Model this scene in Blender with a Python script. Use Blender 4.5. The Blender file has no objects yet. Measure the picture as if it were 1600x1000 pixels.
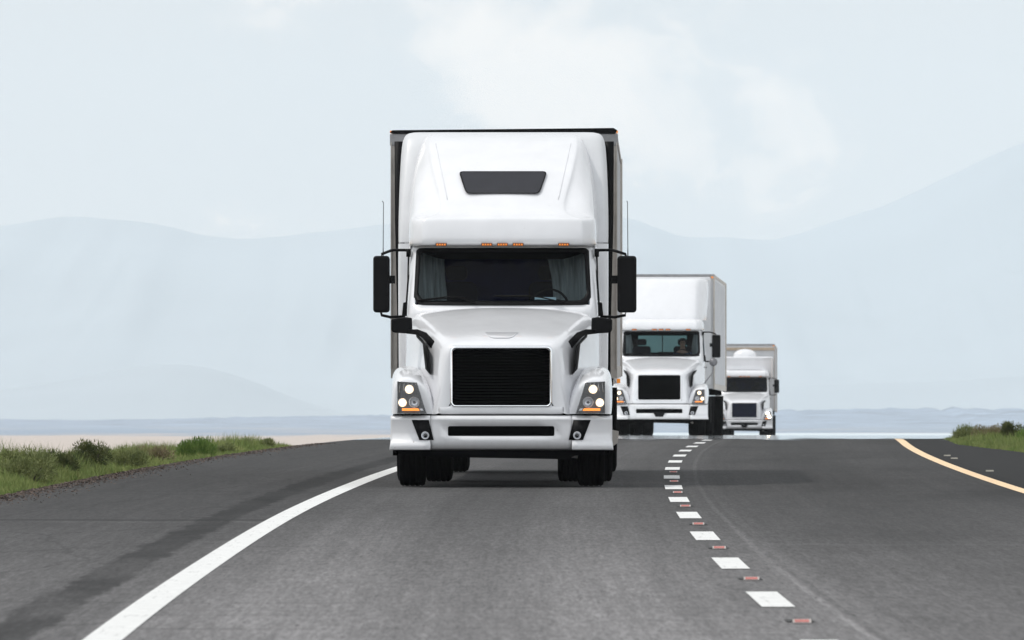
import bpy, bmesh, math, random
from mathutils import Vector, Matrix, noise as mnoise
random.seed(7)
R = math.radians
sc = bpy.context.scene
col = sc.collection
F = 17778.0          # focal length in pixels of the 1600 px wide photograph

# ------------------------------------------------------------------ camera
cam_d = bpy.data.cameras.new('camera'); cam = bpy.data.objects.new('camera', cam_d); col.objects.link(cam)
cam.location = (0, 0, 0); cam.rotation_euler = (R(90), 0, 0)
cam_d.lens = 400; cam_d.sensor_width = 36; cam_d.shift_y = 0.1
cam_d.clip_start = 0.5; cam_d.clip_end = 90000
cam_d.dof.use_dof = True; cam_d.dof.focus_distance = 127; cam_d.dof.aperture_fstop = 17
sc.camera = cam

# ------------------------------------------------------------------ light
SUN_EL, SUN_AZ = 60, 265        # azimuth clockwise from +Y (camera looks to +Y): from the left, slightly from the front
w = bpy.data.worlds.new('World'); sc.world = w; w.use_nodes = True
nt = w.node_tree; nt.nodes.clear()
def N(nt, t, **k):
    n = nt.nodes.new(t)
    for a, b in k.items():
        if a.startswith('i_'): n.inputs[a[2:].replace('_', ' ')].default_value = b
        else: setattr(n, a, b)
    return n
sky = N(nt, 'ShaderNodeTexSky', sky_type='NISHITA', sun_disc=False)
sky.sun_elevation = R(SUN_EL); sky.sun_rotation = R(SUN_AZ); sky.dust_density = 3.0; sky.air_density = 1.0
tc = N(nt, 'ShaderNodeTexCoord')
mp = N(nt, 'ShaderNodeMapping'); mp.inputs['Scale'].default_value = (62, 62, 85)
nz = N(nt, 'ShaderNodeTexNoise', i_Scale=1.0, i_Detail=10.0, i_Roughness=0.6, i_Distortion=0.4)
nt.links.new(tc.outputs['Generated'], mp.inputs[0]); nt.links.new(mp.outputs[0], nz.inputs['Vector'])
def blob(px, py, rx, ry):
    m = N(nt, 'ShaderNodeMapping'); m.vector_type = 'POINT'
    dx, dz = (px-800)/F, (660-py)/F
    sx, sz = F/rx, F/ry
    m.inputs['Scale'].default_value = (sx, 1, sz); m.inputs['Location'].default_value = (-dx*sx, -1, -dz*sz)
    g = N(nt, 'ShaderNodeTexGradient', gradient_type='QUADRATIC_SPHERE')
    nt.links.new(tc.outputs['Generated'], m.inputs[0]); nt.links.new(m.outputs[0], g.inputs[0])
    return g.outputs['Fac']
def math_(op, a, b=None, nt=nt, clamp=False):
    n = N(nt, 'ShaderNodeMath', operation=op); n.use_clamp = clamp
    for i, v in enumerate((a, b)):
        if v is None: continue
        if isinstance(v, (int, float)): n.inputs[i].default_value = v
        else: nt.links.new(v, n.inputs[i])
    return n.outputs[0]
b1 = math_('ADD', blob(900, 120, 620, 330), math_('MULTIPLY', blob(700, 60, 420, 260), .6))
b1 = math_('ADD', b1, math_('MULTIPLY', blob(1120, 260, 320, 190), .45))
cl = math_('ADD', math_('MULTIPLY', b1, .80), math_('MULTIPLY', math_('SUBTRACT', nz.outputs['Fac'], .56), 2.6))
rp = N(nt, 'ShaderNodeValToRGB'); nt.links.new(cl, rp.inputs[0])
rp.color_ramp.elements[0].position = .06; rp.color_ramp.elements[1].position = .62
rp.color_ramp.elements.new(.22).color = (.16, .16, .16, 1); rp.color_ramp.elements.new(.27).color = (.42, .42, .42, 1)
nt.links.new(cl, rp.inputs[0])
# overcast veil: nearly even pale cloud deck, brighter cumulus where the ramp says
veil = N(nt, 'ShaderNodeMix', data_type='RGBA'); veil.inputs[6].default_value = (5.45, 5.63, 5.72, 1); veil.inputs[7].default_value = (8.9, 8.05, 7.3, 1)
nt.links.new(rp.outputs[0], veil.inputs[0])
mx = N(nt, 'ShaderNodeMix', data_type='RGBA'); mx.inputs[0].default_value = .92
nt.links.new(sky.outputs[0], mx.inputs[6]); nt.links.new(veil.outputs[2], mx.inputs[7])
bg = N(nt, 'ShaderNodeBackground', i_Strength=0.118)
# extra brightness added to the sky behind the camera, fills the truck fronts
sp = N(nt, 'ShaderNodeSeparateXYZ'); nt.links.new(tc.outputs['Generated'], sp.inputs[0])
bk = N(nt, 'ShaderNodeMapRange', interpolation_type='SMOOTHSTEP'); bk.inputs['From Min'].default_value = -.1; bk.inputs['From Max'].default_value = .9
bk.inputs['To Min'].default_value = .118; bk.inputs['To Max'].default_value = .20
nt.links.new(math_('MULTIPLY', sp.outputs[1], -1), bk.inputs[0]); nt.links.new(bk.outputs[0], bg.inputs[1])
wo = N(nt, 'ShaderNodeOutputWorld')
nt.links.new(mx.outputs[2], bg.inputs[0]); nt.links.new(bg.outputs[0], wo.inputs[0])

sd = bpy.data.lights.new('sun', 'SUN'); so = bpy.data.objects.new('sun', sd); col.objects.link(so)
sd.energy = 1.45; sd.angle = R(2.0); sd.color = (1, .965, .91)
az = R(SUN_AZ); el = R(SUN_EL)
dvec = Vector((math.sin(az)*math.cos(el), math.cos(az)*math.cos(el), math.sin(el)))
so.rotation_euler = dvec.to_track_quat('Z', 'Y').to_euler()
vs = sc.view_settings; vs.view_transform = 'Standard'; vs.look = 'None'; vs.exposure = 0.28; vs.gamma = 1
sc.cycles.volume_bounces = 4; sc.cycles.max_bounces = 8; sc.cycles.transparent_max_bounces = 16

# ------------------------------------------------------------------ helpers
def mat(name, c, rough=.5, metal=0., coat=0., spec=.5, var=0., vscale=6., bump=0., bscale=40., emit=None, es=0., alpha=None):
    m = bpy.data.materials.new(name); m.use_nodes = True; t = m.node_tree
    p = t.nodes['Principled BSDF']
    p.inputs['Base Color'].default_value = (*c, 1); p.inputs['Roughness'].default_value = rough
    p.inputs['Metallic'].default_value = metal; p.inputs['Coat Weight'].default_value = coat
    p.inputs['Coat Roughness'].default_value = .04; p.inputs['Specular IOR Level'].default_value = spec
    tcn = N(t, 'ShaderNodeTexCoord')
    if var:
        n = N(t, 'ShaderNodeTexNoise', i_Scale=vscale, i_Detail=6.0, i_Roughness=.6)
        t.links.new(tcn.outputs['Object'], n.inputs['Vector'])
        r = N(t, 'ShaderNodeMapRange'); r.inputs['From Min'].default_value = .3; r.inputs['From Max'].default_value = .7
        r.inputs['To Min'].default_value = 1-var; r.inputs['To Max'].default_value = 1+var*.6
        t.links.new(n.outputs['Fac'], r.inputs[0])
        mm = N(t, 'ShaderNodeMix', data_type='RGBA', blend_type='MULTIPLY'); mm.inputs[0].default_value = 1
        mm.inputs[6].default_value = (*c, 1); t.links.new(r.outputs[0], mm.inputs[7])
        t.links.new(mm.outputs[2], p.inputs['Base Color'])
    if bump:
        n2 = N(t, 'ShaderNodeTexNoise', i_Scale=bscale, i_Detail=4.0)
        t.links.new(tcn.outputs['Object'], n2.inputs['Vector'])
        b = N(t, 'ShaderNodeBump', i_Strength=bump, i_Distance=.01)
        t.links.new(n2.outputs['Fac'], b.inputs['Height']); t.links.new(b.outputs[0], p.inputs['Normal'])
    if emit:
        p.inputs['Emission Color'].default_value = (*emit, 1); p.inputs['Emission Strength'].default_value = es
    return m
def glassmat(name, tint, gl=.08, rough=.0):
    m = bpy.data.materials.new(name); m.use_nodes = True; t = m.node_tree; t.nodes.clear()
    o = N(t, 'ShaderNodeOutputMaterial'); mixs = N(t, 'ShaderNodeMixShader')
    tr = N(t, 'ShaderNodeBsdfTransparent'); tr.inputs[0].default_value = (*tint, 1)
    g = N(t, 'ShaderNodeBsdfGlossy'); g.inputs['Roughness'].default_value = rough; g.inputs[0].default_value = (1, 1, 1, 1)
    lw = N(t, 'ShaderNodeFresnel', i_IOR=1.45)
    f = math_('MULTIPLY', lw.outputs[0], gl/.034, nt=t, clamp=True)
    t.links.new(f, mixs.inputs[0]); t.links.new(tr.outputs[0], mixs.inputs[1]); t.links.new(g.outputs[0], mixs.inputs[2])
    t.links.new(mixs.outputs[0], o.inputs[0]); return m

def link(name, bm, m, parent=None, smooth=True, sub=0, solid=0., bevel=0., doubles=True):
    if doubles: bmesh.ops.remove_doubles(bm, verts=bm.verts, dist=1e-5)
    bmesh.ops.recalc_face_normals(bm, faces=bm.faces)
    me = bpy.data.meshes.new(name); bm.to_mesh(me); bm.free()
    if smooth:
        for p in me.polygons: p.use_smooth = True
    o = bpy.data.objects.new(name, me); col.objects.link(o)
    if isinstance(m, (list, tuple)):
        for q in m: me.materials.append(q)
    else: me.materials.append(m)
    if parent: o.parent = parent
    if solid:
        s = o.modifiers.new('solid', 'SOLIDIFY'); s.thickness = solid; s.offset = -1
    if bevel:
        b = o.modifiers.new('bevel', 'BEVEL'); b.width = bevel; b.segments = 3; b.limit_method = 'ANGLE'; b.angle_limit = R(40)
        b.harden_normals = False
        if smooth:
            wn = o.modifiers.new('wn', 'WEIGHTED_NORMAL'); wn.keep_sharp = False
    if sub:
        s = o.modifiers.new('sub', 'SUBSURF'); s.levels = sub; s.render_levels = sub
    return o
def tag(o, label=None, cat=None, group=None, kind=None):
    if label: o['label'] = label
    if cat: o['category'] = cat
    if group: o['group'] = group
    if kind: o['kind'] = kind
    return o
def empty(name, loc, rot=(0, 0, 0)):
    o = bpy.data.objects.new(name, None); col.objects.link(o); o.location = loc; o.rotation_euler = rot; o.empty_display_size = .3
    return o
def box(bm, c, s, rot=None):
    g = bmesh.ops.create_cube(bm, size=1)['verts']
    M = Matrix.Diagonal((*s, 1))
    if rot is not None: M = rot.to_4x4() @ M
    M = Matrix.Translation(c) @ M
    bmesh.ops.transform(bm, matrix=M, verts=g); return g
def grid(bm, rows, skip=None, closed=False, mi=0):
    V = [[bm.verts.new(p) for p in r] for r in rows]
    for i in range(len(V)-1):
        n = len(V[i])
        for j in range(n if closed else n-1):
            if skip and skip(i, j): continue
            k = (j+1) % n
            try:
                f = bm.faces.new((V[i][j], V[i][k], V[i+1][k], V[i+1][j])); f.material_index = mi
            except ValueError: pass
    return V
def mir(half):      # half row from centre to +x  ->  full row -x..+x
    return [(-x, y, z) for (x, y, z) in reversed(half) if abs(x) > 1e-6] + list(half)
def tube(bm, pts, r, seg=8, caps=True):
    pts = [Vector(p) for p in pts]; rings = []
    rr = r if isinstance(r, (list, tuple)) else [r]*len(pts)
    up = Vector((0, 0, 1))
    for i, p in enumerate(pts):
        d = (pts[min(i+1, len(pts)-1)]-pts[max(i-1, 0)]).normalized()
        a = d.cross(up if abs(d.z) < .95 else Vector((1, 0, 0))).normalized(); b = d.cross(a)
        rings.append([bm.verts.new(p+rr[i]*(math.cos(t)*a+math.sin(t)*b)) for t in [2*math.pi*k/seg for k in range(seg)]])
    for i in range(len(rings)-1):
        for k in range(seg): bm.faces.new((rings[i][k], rings[i][(k+1) % seg], rings[i+1][(k+1) % seg], rings[i+1][k]))
    if caps: bm.faces.new(rings[0]); bm.faces.new(rings[-1])
def lathe(bm, prof, c, axis='x', seg=40, mi=0):   # prof: (a along axis, r)
    rows = []
    for k in range(seg):
        t = 2*math.pi*k/seg; row = []
        for a, r in prof:
            if axis == 'x': row.append((c[0]+a, c[1]+r*math.cos(t), c[2]+r*math.sin(t)))
            else: row.append((c[0]+r*math.cos(t), c[1]+a, c[2]+r*math.sin(t)))
        rows.append(row)
    rows.append(rows[0]); grid(bm, rows, mi=mi)
def prism(bm, poly, y0, y1, mi=0):     # poly (x,z) list extruded between depths; y may be a function of (x,z)
    f0 = y0 if callable(y0) else (lambda x, z: y0); f1 = y1 if callable(y1) else (lambda x, z: y1)
    a = [bm.verts.new((x, f0(x, z), z)) for x, z in poly]; b = [bm.verts.new((x, f1(x, z), z)) for x, z in poly]
    bm.faces.new(a).material_index = mi; bm.faces.new(b[::-1]).material_index = mi
    for i in range(len(poly)):
        j = (i+1) % len(poly); bm.faces.new((a[i], b[i], b[j], a[j])).material_index = mi
def rrect(x0, z0, x1, z1, r, n=4):
    out = []
    for cx, cz, a0 in ((x1-r, z1-r, 0), (x0+r, z1-r, 90), (x0+r, z0+r, 180), (x1-r, z0+r, 270)):
        for k in range(n+1):
            a = R(a0+90*k/n); out.append((cx+r*math.cos(a), cz+r*math.sin(a)))
    return out
def lerp_tab(tab, d):     # smooth monotone-ish cubic through a table
    if d <= tab[0][0]: return tab[0][1]+(d-tab[0][0])*(tab[1][1]-tab[0][1])/(tab[1][0]-tab[0][0])
    for i in range(len(tab)-1):
        if d <= tab[i+1][0]:
            x0, y0 = tab[i]; x1, y1 = tab[i+1]
            def sl(k):
                k0, k1 = max(k-1, 0), min(k+1, len(tab)-1)
                return (tab[k1][1]-tab[k0][1])/(tab[k1][0]-tab[k0][0])
            h = x1-x0; t = (d-x0)/h; m0, m1 = sl(i)*h, sl(i+1)*h
            return (2*t**3-3*t*t+1)*y0+(t**3-2*t*t+t)*m0+(-2*t**3+3*t*t)*y1+(t**3-t*t)*m1
    return tab[-1][1]

# ------------------------------------------------------------------ road geometry
ZT = [(-60, -1.78), (0, -1.44), (30, -1.265), (58, -1.088), (78.3, -.972), (101.7, -.832), (125, -.717), (148.5, -.606), (172, -.505),
      (195, -.418), (219, -.345), (240, -.322), (262, -.318), (290, -.338), (340, -.395), (400, -.485), (494, -.69), (600, -1.0), (800, -1.8), (1000, -2.6), (1300, -3.1), (1600, -3.3), (3000, -3.3)]
PLAIN = -3.2
def RZ(d): return lerp_tab(ZT, d)
def RX(d):
    if d < 20: return 1.5+1.1e-4*(20-75)**2+2*1.1e-4*(20-75)*(d-20)*.5
    if d <= 205: return 1.5+1.1e-4*(d-75)**2
    return 1.5+1.1e-4*130**2+2*1.1e-4*130*(d-205)
def heading(d): return (RX(d+2)-RX(d-2))/4
stations = [-60+3*i for i in range(0, 22)]+[6+2*i for i in range(0, 150)]+[310+8*i for i in range(0, 40)]+[640+30*i for i in range(0, 29)]
stations = [d for d in stations if d <= 1450]
def sheet(name, u0, u1, m, dz, d0=-60, d1=1450, nu=8, zf=None):
    bm = bmesh.new(); uv = bm.loops.layers.uv.new('UVMap'); rows = []
    ds = [d0]+[d for d in stations if d0 < d < d1]+[d1]
    for d in ds:
        rows.append([(RX(d)+u0+(u1-u0)*k/nu, d, RZ(d)+dz+(zf(u0+(u1-u0)*k/nu) if zf else 0)) for k in range(nu+1)])
    grid(bm, rows)
    for f in bm.faces:
        for l in f.loops:
            v = l.vert.co; l[uv].uv = (v.x-RX(v.y), v.y)
    bmesh.ops.recalc_face_normals(bm, faces=bm.faces)
    o = link(name, bm, m, doubles=False)
    return tag(o, kind='structure')

def road_mat():
    m = bpy.data.materials.new('asphalt'); m.use_nodes = True; t = m.node_tree; L = t.links.new
    p = t.nodes['Principled BSDF']
    uvn = N(t, 'ShaderNodeUVMap'); sep = N(t, 'ShaderNodeSeparateXYZ'); L(uvn.outputs[0], sep.inputs[0])
    u, v = sep.outputs[0], sep.outputs[1]
    def M(op, a, b=None, clamp=False): return math_(op, a, b, nt=t, clamp=clamp)
    def noise_uv(sx, sy, det=5., dist=0., off=0, rough=.6):
        mpn = N(t, 'ShaderNodeMapping'); mpn.inputs['Scale'].default_value = (sx, sy, 1); mpn.inputs['Location'].default_value = (off, off*2, 0)
        L(uvn.outputs[0], mpn.inputs[0]); n = N(t, 'ShaderNodeTexNoise', i_Scale=1., i_Detail=det, i_Distortion=dist, i_Roughness=rough)
        L(mpn.outputs[0], n.inputs['Vector']); return n.outputs['Fac']
    wob = M('MULTIPLY', M('SUBTRACT', noise_uv(.7, .06, 3.), .5), .07)
    uw = M('ADD', u, wob)
    def band(c, wd, soft, src=uw):   # 1 inside |u-c|<wd
        a = M('ABSOLUTE', M('SUBTRACT', src, c)); r = N(t, 'ShaderNodeMapRange', interpolation_type='SMOOTHSTEP')
        r.inputs['From Min'].default_value = wd; r.inputs['From Max'].default_value = wd+soft; r.inputs['To Min'].default_value = 1; r.inputs['To Max'].default_value = 0
        L(a, r.inputs[0]); return r.outputs[0]
    lane = .066
    val = M('ADD', 0, lane)
    def mul(valx, mask, k, jitter=None):   # multiply by (1-mask*k)
        mk = M('MULTIPLY', mask, k)
        if jitter is not None: mk = M('MULTIPLY', mk, jitter)
        return M('MULTIPLY', valx, M('SUBTRACT', 1, mk))
    blot = noise_uv(.9, .12, 6., .6)
    fine = noise_uv(26, 9, 4., 0, 3, .75)
    grain = noise_uv(75, 26, 2., 0, 9, .8)
    patch = N(t, 'ShaderNodeMapRange'); patch.inputs['From Min'].default_value = .35; patch.inputs['From Max'].default_value = .7; L(blot, patch.inputs[0]); patch = patch.outputs[0]
    val = mul(val, band(-5.35, 1.62, .06), .26)                      # left shoulder, older darker mix
    val = mul(val, band(2.2, 1.62, .25), .34)                          # passing lane, less polished
    val = mul(val, band(4.72, .90, .04), .85)                          # new black asphalt of the right shoulder
    val = mul(val, band(-4.12, .12, .08, M('ADD', uw, M('MULTIPLY', M('SUBTRACT', noise_uv(5, .5, 4., 0, 13), .5), .30))), .55, M('ADD', .75, patch))   # tarred rumble strip beside the edge line
    val = mul(val, band(-4.45, .10, .16), .22, patch)
    # wheel paths, polished lighter, oil strip between darker
    for c, k in ((-2.75, -.24), (-.95, -.24), (.9, -.16), (2.75, -.16)): val = mul(val, band(c, .22, .35), k)
    val = mul(val, band(-1.85, .25, .4), .06, patch)
    for c, wd in ((.29, .012),): val = mul(val, band(c, wd, .02), -.32)         # paving joint
    val = mul(val, band(.35, .012, .02), .25, patch); val = mul(val, band(-5.7, .35, .5), .22, patch)
    # transverse seams and drag marks
    st = noise_uv(.22, 2.6, 4., 0, 5); sm = N(t, 'ShaderNodeMapRange'); sm.inputs['From Min'].default_value = .60; sm.inputs['From Max'].default_value = .68; L(st, sm.inputs[0])
    val = mul(val, sm.outputs[0], .32, band(-1.8, 1.7, .2))
    st2 = noise_uv(.9, 3.2, 5., 0, 17); sm2 = N(t, 'ShaderNodeMapRange'); sm2.inputs['From Min'].default_value = .62; sm2.inputs['From Max'].default_value = .64; L(st2, sm2.inputs[0])
    val = mul(val, sm2.outputs[0], .55, M('MULTIPLY', band(-2.4, 1.0, .3), band(122, 22, 10, v)))
    stain = noise_uv(.30, .045, 5., .4, 27); sn = N(t, 'ShaderNodeMapRange'); sn.inputs['From Min'].default_value = .5; sn.inputs['From Max'].default_value = .66; L(stain, sn.inputs[0])
    val = mul(val, sn.outputs[0], .36, band(2.4, 1.5, .5))
    fard = N(t, 'ShaderNodeMapRange', interpolation_type='SMOOTHSTEP'); fard.inputs['From Min'].default_value = 95; fard.inputs['From Max'].default_value = 150; L(M('ADD', v, M('MULTIPLY', stain, 40)), fard.inputs[0]); val = mul(val, fard.outputs[0], .22)      # asphalt gets darker farther on
    vw = M('ADD', v, M('MULTIPLY', M('SUBTRACT', noise_uv(.8, .1, 5.), .5), 1.1))
    val = mul(val, M('MULTIPLY', band(98.8, .30, .25, vw), band(-5.35, 1.8, .1)), .55); val = mul(val, M('MULTIPLY', band(97.6, .35, .3, vw), band(-4.6, .8, .4)), -.25)
    val = mul(val, M('MULTIPLY', band(86.2, .25, .2, vw), band(2.2, 1.7, .2)), -.16); val = mul(val, band(64.5, .05, .1, v), .10); val = mul(val, band(121.5, .2, .2, vw), .22)
    # fine longitudinal cracks
    vor = N(t, 'ShaderNodeTexVoronoi', feature='DISTANCE_TO_EDGE', i_Scale=1.); mpv = N(t, 'ShaderNodeMapping'); mpv.inputs['Scale'].default_value = (.55, .09, 1)
    addv = N(t, 'ShaderNodeVectorMath', operation='ADD'); nzv = N(t, 'ShaderNodeTexNoise', i_Scale=3., i_Detail=5.)
    L(uvn.outputs[0], mpv.inputs[0]); L(mpv.outputs[0], nzv.inputs['Vector']); L(mpv.outputs[0], addv.inputs[0])
    scl = N(t, 'ShaderNodeVectorMath', operation='SCALE'); scl.inputs['Scale'].default_value = .35; L(nzv.outputs['Color'], scl.inputs[0]); L(scl.outputs[0], addv.inputs[1])
    L(addv.outputs[0], vor.inputs['Vector'])
    cr = N(t, 'ShaderNodeMapRange'); cr.inputs['From Min'].default_value = .004; cr.inputs['From Max'].default_value = .016; cr.inputs['To Min'].default_value = 1; cr.inputs['To Max'].default_value = 0
    L(vor.outputs['Distance'], cr.inputs[0])
    val = mul(val, M('MULTIPLY', cr.outputs[0], band(-5.35, 1.8, .2)), .28)
    # mottling
    mot = M('ADD', .80, M('MULTIPLY', blot, .40)); val = M('MULTIPLY', val, mot)
    val = M('MULTIPLY', val, M('ADD', .62, M('MULTIPLY', fine, .76)))
    gsp = N(t, 'ShaderNodeMapRange'); gsp.inputs['From Min'].default_value = .25; gsp.inputs['From Max'].default_value = .75; gsp.inputs['To Min'].default_value = .6; gsp.inputs['To Max'].default_value = 1.4
    L(grain, gsp.inputs[0]); val = M('MULTIPLY', val, gsp.outputs[0])
    for sx, sy, o_, k in ((34, 1.3, 21, .24), (13, .45, 33, .12), (4.5, .10, 41, .08), (9, .025, 51, .08)):
        g1 = noise_uv(sx, sy, 3., 0, o_, .7); mg = N(t, 'ShaderNodeMapRange'); mg.inputs['From Min'].default_value = .36; mg.inputs['From Max'].default_value = .64; mg.inputs['To Min'].default_value = 1-k; mg.inputs['To Max'].default_value = 1+k; L(g1, mg.inputs[0]); val = M('MULTIPLY', val, mg.outputs[0])
    pit = noise_uv(34, 1.6, 2., 0, 61, .5); pm = N(t, 'ShaderNodeMapRange'); pm.inputs['From Min'].default_value = .66; pm.inputs['From Max'].default_value = .72; L(pit, pm.inputs[0]); val = mul(val, pm.outputs[0], .5)
    near_pale = N(t, 'ShaderNodeMapRange', interpolation_type='SMOOTHSTEP'); near_pale.inputs['From Min'].default_value = 56; near_pale.inputs['From Max'].default_value = 118; near_pale.inputs['To Min'].default_value = 2.35; near_pale.inputs['To Max'].default_value = 1.0
    L(M('ADD', v, M('MULTIPLY', blot, 14)), near_pale.inputs[0]); val = M('MULTIPLY', val, near_pale.outputs[0])      # asphalt gets paler nearer the camera
    comb = N(t, 'ShaderNodeCombineColor'); L(val, comb.inputs[0]); L(M('MULTIPLY', val, .97), comb.inputs[1]); L(M('MULTIPLY', val, .985), comb.inputs[2])
    L(comb.outputs[0], p.inputs['Base Color']); p.inputs['Roughness'].default_value = .88; p.inputs['Specular IOR Level'].default_value = .25
    b = N(t, 'ShaderNodeBump', i_Strength=.5, i_Distance=.006); L(M('ADD', fine, grain), b.inputs['Height']); L(b.outputs[0], p.inputs['Normal'])
    return m
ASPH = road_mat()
def crossfall(u): return .0 if abs(u) < 0 else -.004*abs(u+1.8)*0
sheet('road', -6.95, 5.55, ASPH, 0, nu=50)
PAINT_W = mat('white_road_paint', (.72, .72, .71), .6, var=.14, vscale=9, bump=.3, bscale=60)
PAINT_Y = mat('yellow_road_paint', (.84, .60, .36), .6, var=.15, vscale=6, bump=.3, bscale=60)
sheet('edge_line_white', -3.69, -3.49, PAINT_W, .004, nu=1)
sheet('edge_line_yellow', 3.64, 3.80, PAINT_Y, .004, nu=1)
for m_ in (PAINT_W, PAINT_Y):
    t = m_.node_tree; p_ = t.nodes['Principled BSDF']; src = p_.inputs['Base Color'].links[0].from_socket
    tcn = N(t, 'ShaderNodeTexCoord'); mpn = N(t, 'ShaderNodeMapping'); mpn.inputs['Scale'].default_value = (22, 1.1, 1); t.links.new(tcn.outputs['Object'], mpn.inputs[0])
    n_ = N(t, 'ShaderNodeTexNoise', i_Scale=1., i_Detail=6., i_Roughness=.7); t.links.new(mpn.outputs[0], n_.inputs['Vector'])
    mr_ = N(t, 'ShaderNodeMapRange'); mr_.inputs['From Min'].default_value = .57; mr_.inputs['From Max'].default_value = .74; mr_.inputs['To Max'].default_value = .75; t.links.new(n_.outputs['Fac'], mr_.inputs[0])
    mm_ = N(t, 'ShaderNodeMix', data_type='RGBA'); mm_.inputs[7].default_value = (.16, .155, .15, 1); t.links.new(src, mm_.inputs[6]); t.links.new(mr_.outputs[0], mm_.inputs[0]); t.links.new(mm_.outputs[2], p_.inputs['Base Color'])
# broken lane line: one sheet of painted dashes
bm = bmesh.new(); uvl = bm.loops.layers.uv.new('UVMap')
dash_centres = [66.6-11.7*4+11.7*n for n in range(-4, 45)]
for c in dash_centres:
    ds = [c-2.1+.6*k for k in range(8)]
    grid(bm, [[(RX(d)-.095, d, RZ(d)+.005), (RX(d)+.095, d, RZ(d)+.005)] for d in ds])
tag(link('lane_line_white', bm, PAINT_W, doubles=False), kind='structure')

# ------------------------------------------------------------------ terrain
def ground_mat():
    m = bpy.data.materials.new('desert_ground'); m.use_nodes = True; t = m.node_tree; L = t.links.new; p = t.nodes['Principled BSDF']
    tcn = N(t, 'ShaderNodeTexCoord'); sep = N(t, 'ShaderNodeSeparateXYZ'); L(tcn.outputs['Object'], sep.inputs[0])
    def ns(sx, sy, det=5.):
        mpn = N(t, 'ShaderNodeMapping'); mpn.inputs['Scale'].default_value = (sx, sy, 1); L(tcn.outputs['Object'], mpn.inputs[0])
        n = N(t, 'ShaderNodeTexNoise', i_Scale=1., i_Detail=det, i_Roughness=.65); L(mpn.outputs[0], n.inputs['Vector']); return n.outputs['Fac']
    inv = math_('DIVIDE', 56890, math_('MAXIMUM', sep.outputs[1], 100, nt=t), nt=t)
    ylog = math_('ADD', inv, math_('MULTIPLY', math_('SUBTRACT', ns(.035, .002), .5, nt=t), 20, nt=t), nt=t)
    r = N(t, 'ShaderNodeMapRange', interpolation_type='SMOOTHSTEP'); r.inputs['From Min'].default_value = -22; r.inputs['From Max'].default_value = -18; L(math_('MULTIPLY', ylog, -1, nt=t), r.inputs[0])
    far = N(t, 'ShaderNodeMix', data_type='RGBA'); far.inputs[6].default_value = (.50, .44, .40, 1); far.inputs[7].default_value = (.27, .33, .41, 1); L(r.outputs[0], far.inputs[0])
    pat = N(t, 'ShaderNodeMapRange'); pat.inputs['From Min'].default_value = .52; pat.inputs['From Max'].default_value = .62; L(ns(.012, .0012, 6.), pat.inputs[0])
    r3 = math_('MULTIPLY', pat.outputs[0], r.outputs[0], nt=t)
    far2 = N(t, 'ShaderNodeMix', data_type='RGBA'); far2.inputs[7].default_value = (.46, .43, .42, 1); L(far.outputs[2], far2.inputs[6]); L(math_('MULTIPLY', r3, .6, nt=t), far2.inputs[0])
    near = N(t, 'ShaderNodeMix', data_type='RGBA'); near.inputs[6].default_value = (.045, .07, .022, 1); near.inputs[7].default_value = (.12, .10, .07, 1)
    L(ns(1.1, .7), near.inputs[0])
    r2 = N(t, 'ShaderNodeMapRange'); r2.inputs['From Min'].default_value = 14; r2.inputs['From Max'].default_value = 30
    L(math_('ADD', math_('ABSOLUTE', sep.outputs[0], nt=t), math_('MULTIPLY', math_('MAXIMUM', math_('SUBTRACT', sep.outputs[1], 420, nt=t), 0, nt=t), .2, nt=t), nt=t), r2.inputs[0])
    al = N(t, 'ShaderNodeMix', data_type='RGBA'); L(r2.outputs[0], al.inputs[0]); L(near.outputs[2], al.inputs[6]); L(far2.outputs[2], al.inputs[7])
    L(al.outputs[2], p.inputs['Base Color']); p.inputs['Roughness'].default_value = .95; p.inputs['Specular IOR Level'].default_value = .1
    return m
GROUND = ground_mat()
def ground_z(d, e):      # e = distance beyond the pavement edge
    base = RZ(min(d, 1450))
    z = base-.05-max(e, 0)*.075
    z += .05*mnoise.noise(Vector((e*.6, d*.25, 0)))*min(1, max(e, 0))
    return max(z, min(PLAIN, base-.25)) if d < 1300 else PLAIN
bm = bmesh.new(); rows = []
es = [0, .3, .8, 1.5, 2.5, 4, 6, 9, 13, 18, 25, 40, 80, 200, 600, 2000, 7000]
dst = [-200]+[d for i, d in enumerate(stations) if i % 2 == 0]+[1500, 1800, 2200, 2800, 3500, 4500, 6000, 8000, 12000, 18000, 24500]
for d in dst:
    dd = max(-60, min(d, 1450)); row = []
    le, re = RX(dd)-6.9, RX(dd)+5.5
    for e in reversed(es): row.append((le-e, d, ground_z(dd if d < 1500 else d, e)))
    row.append((le+3, d, RZ(dd)-.12 if d < 1500 else PLAIN)); row.append((re-3, d, RZ(dd)-.12 if d < 1500 else PLAIN))
    for e in es: row.append((re+e, d, ground_z(dd if d < 1500 else d, e)))
    rows.append(row)
grid(bm, rows); tag(link('ground', bm, GROUND), kind='structure')

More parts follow.
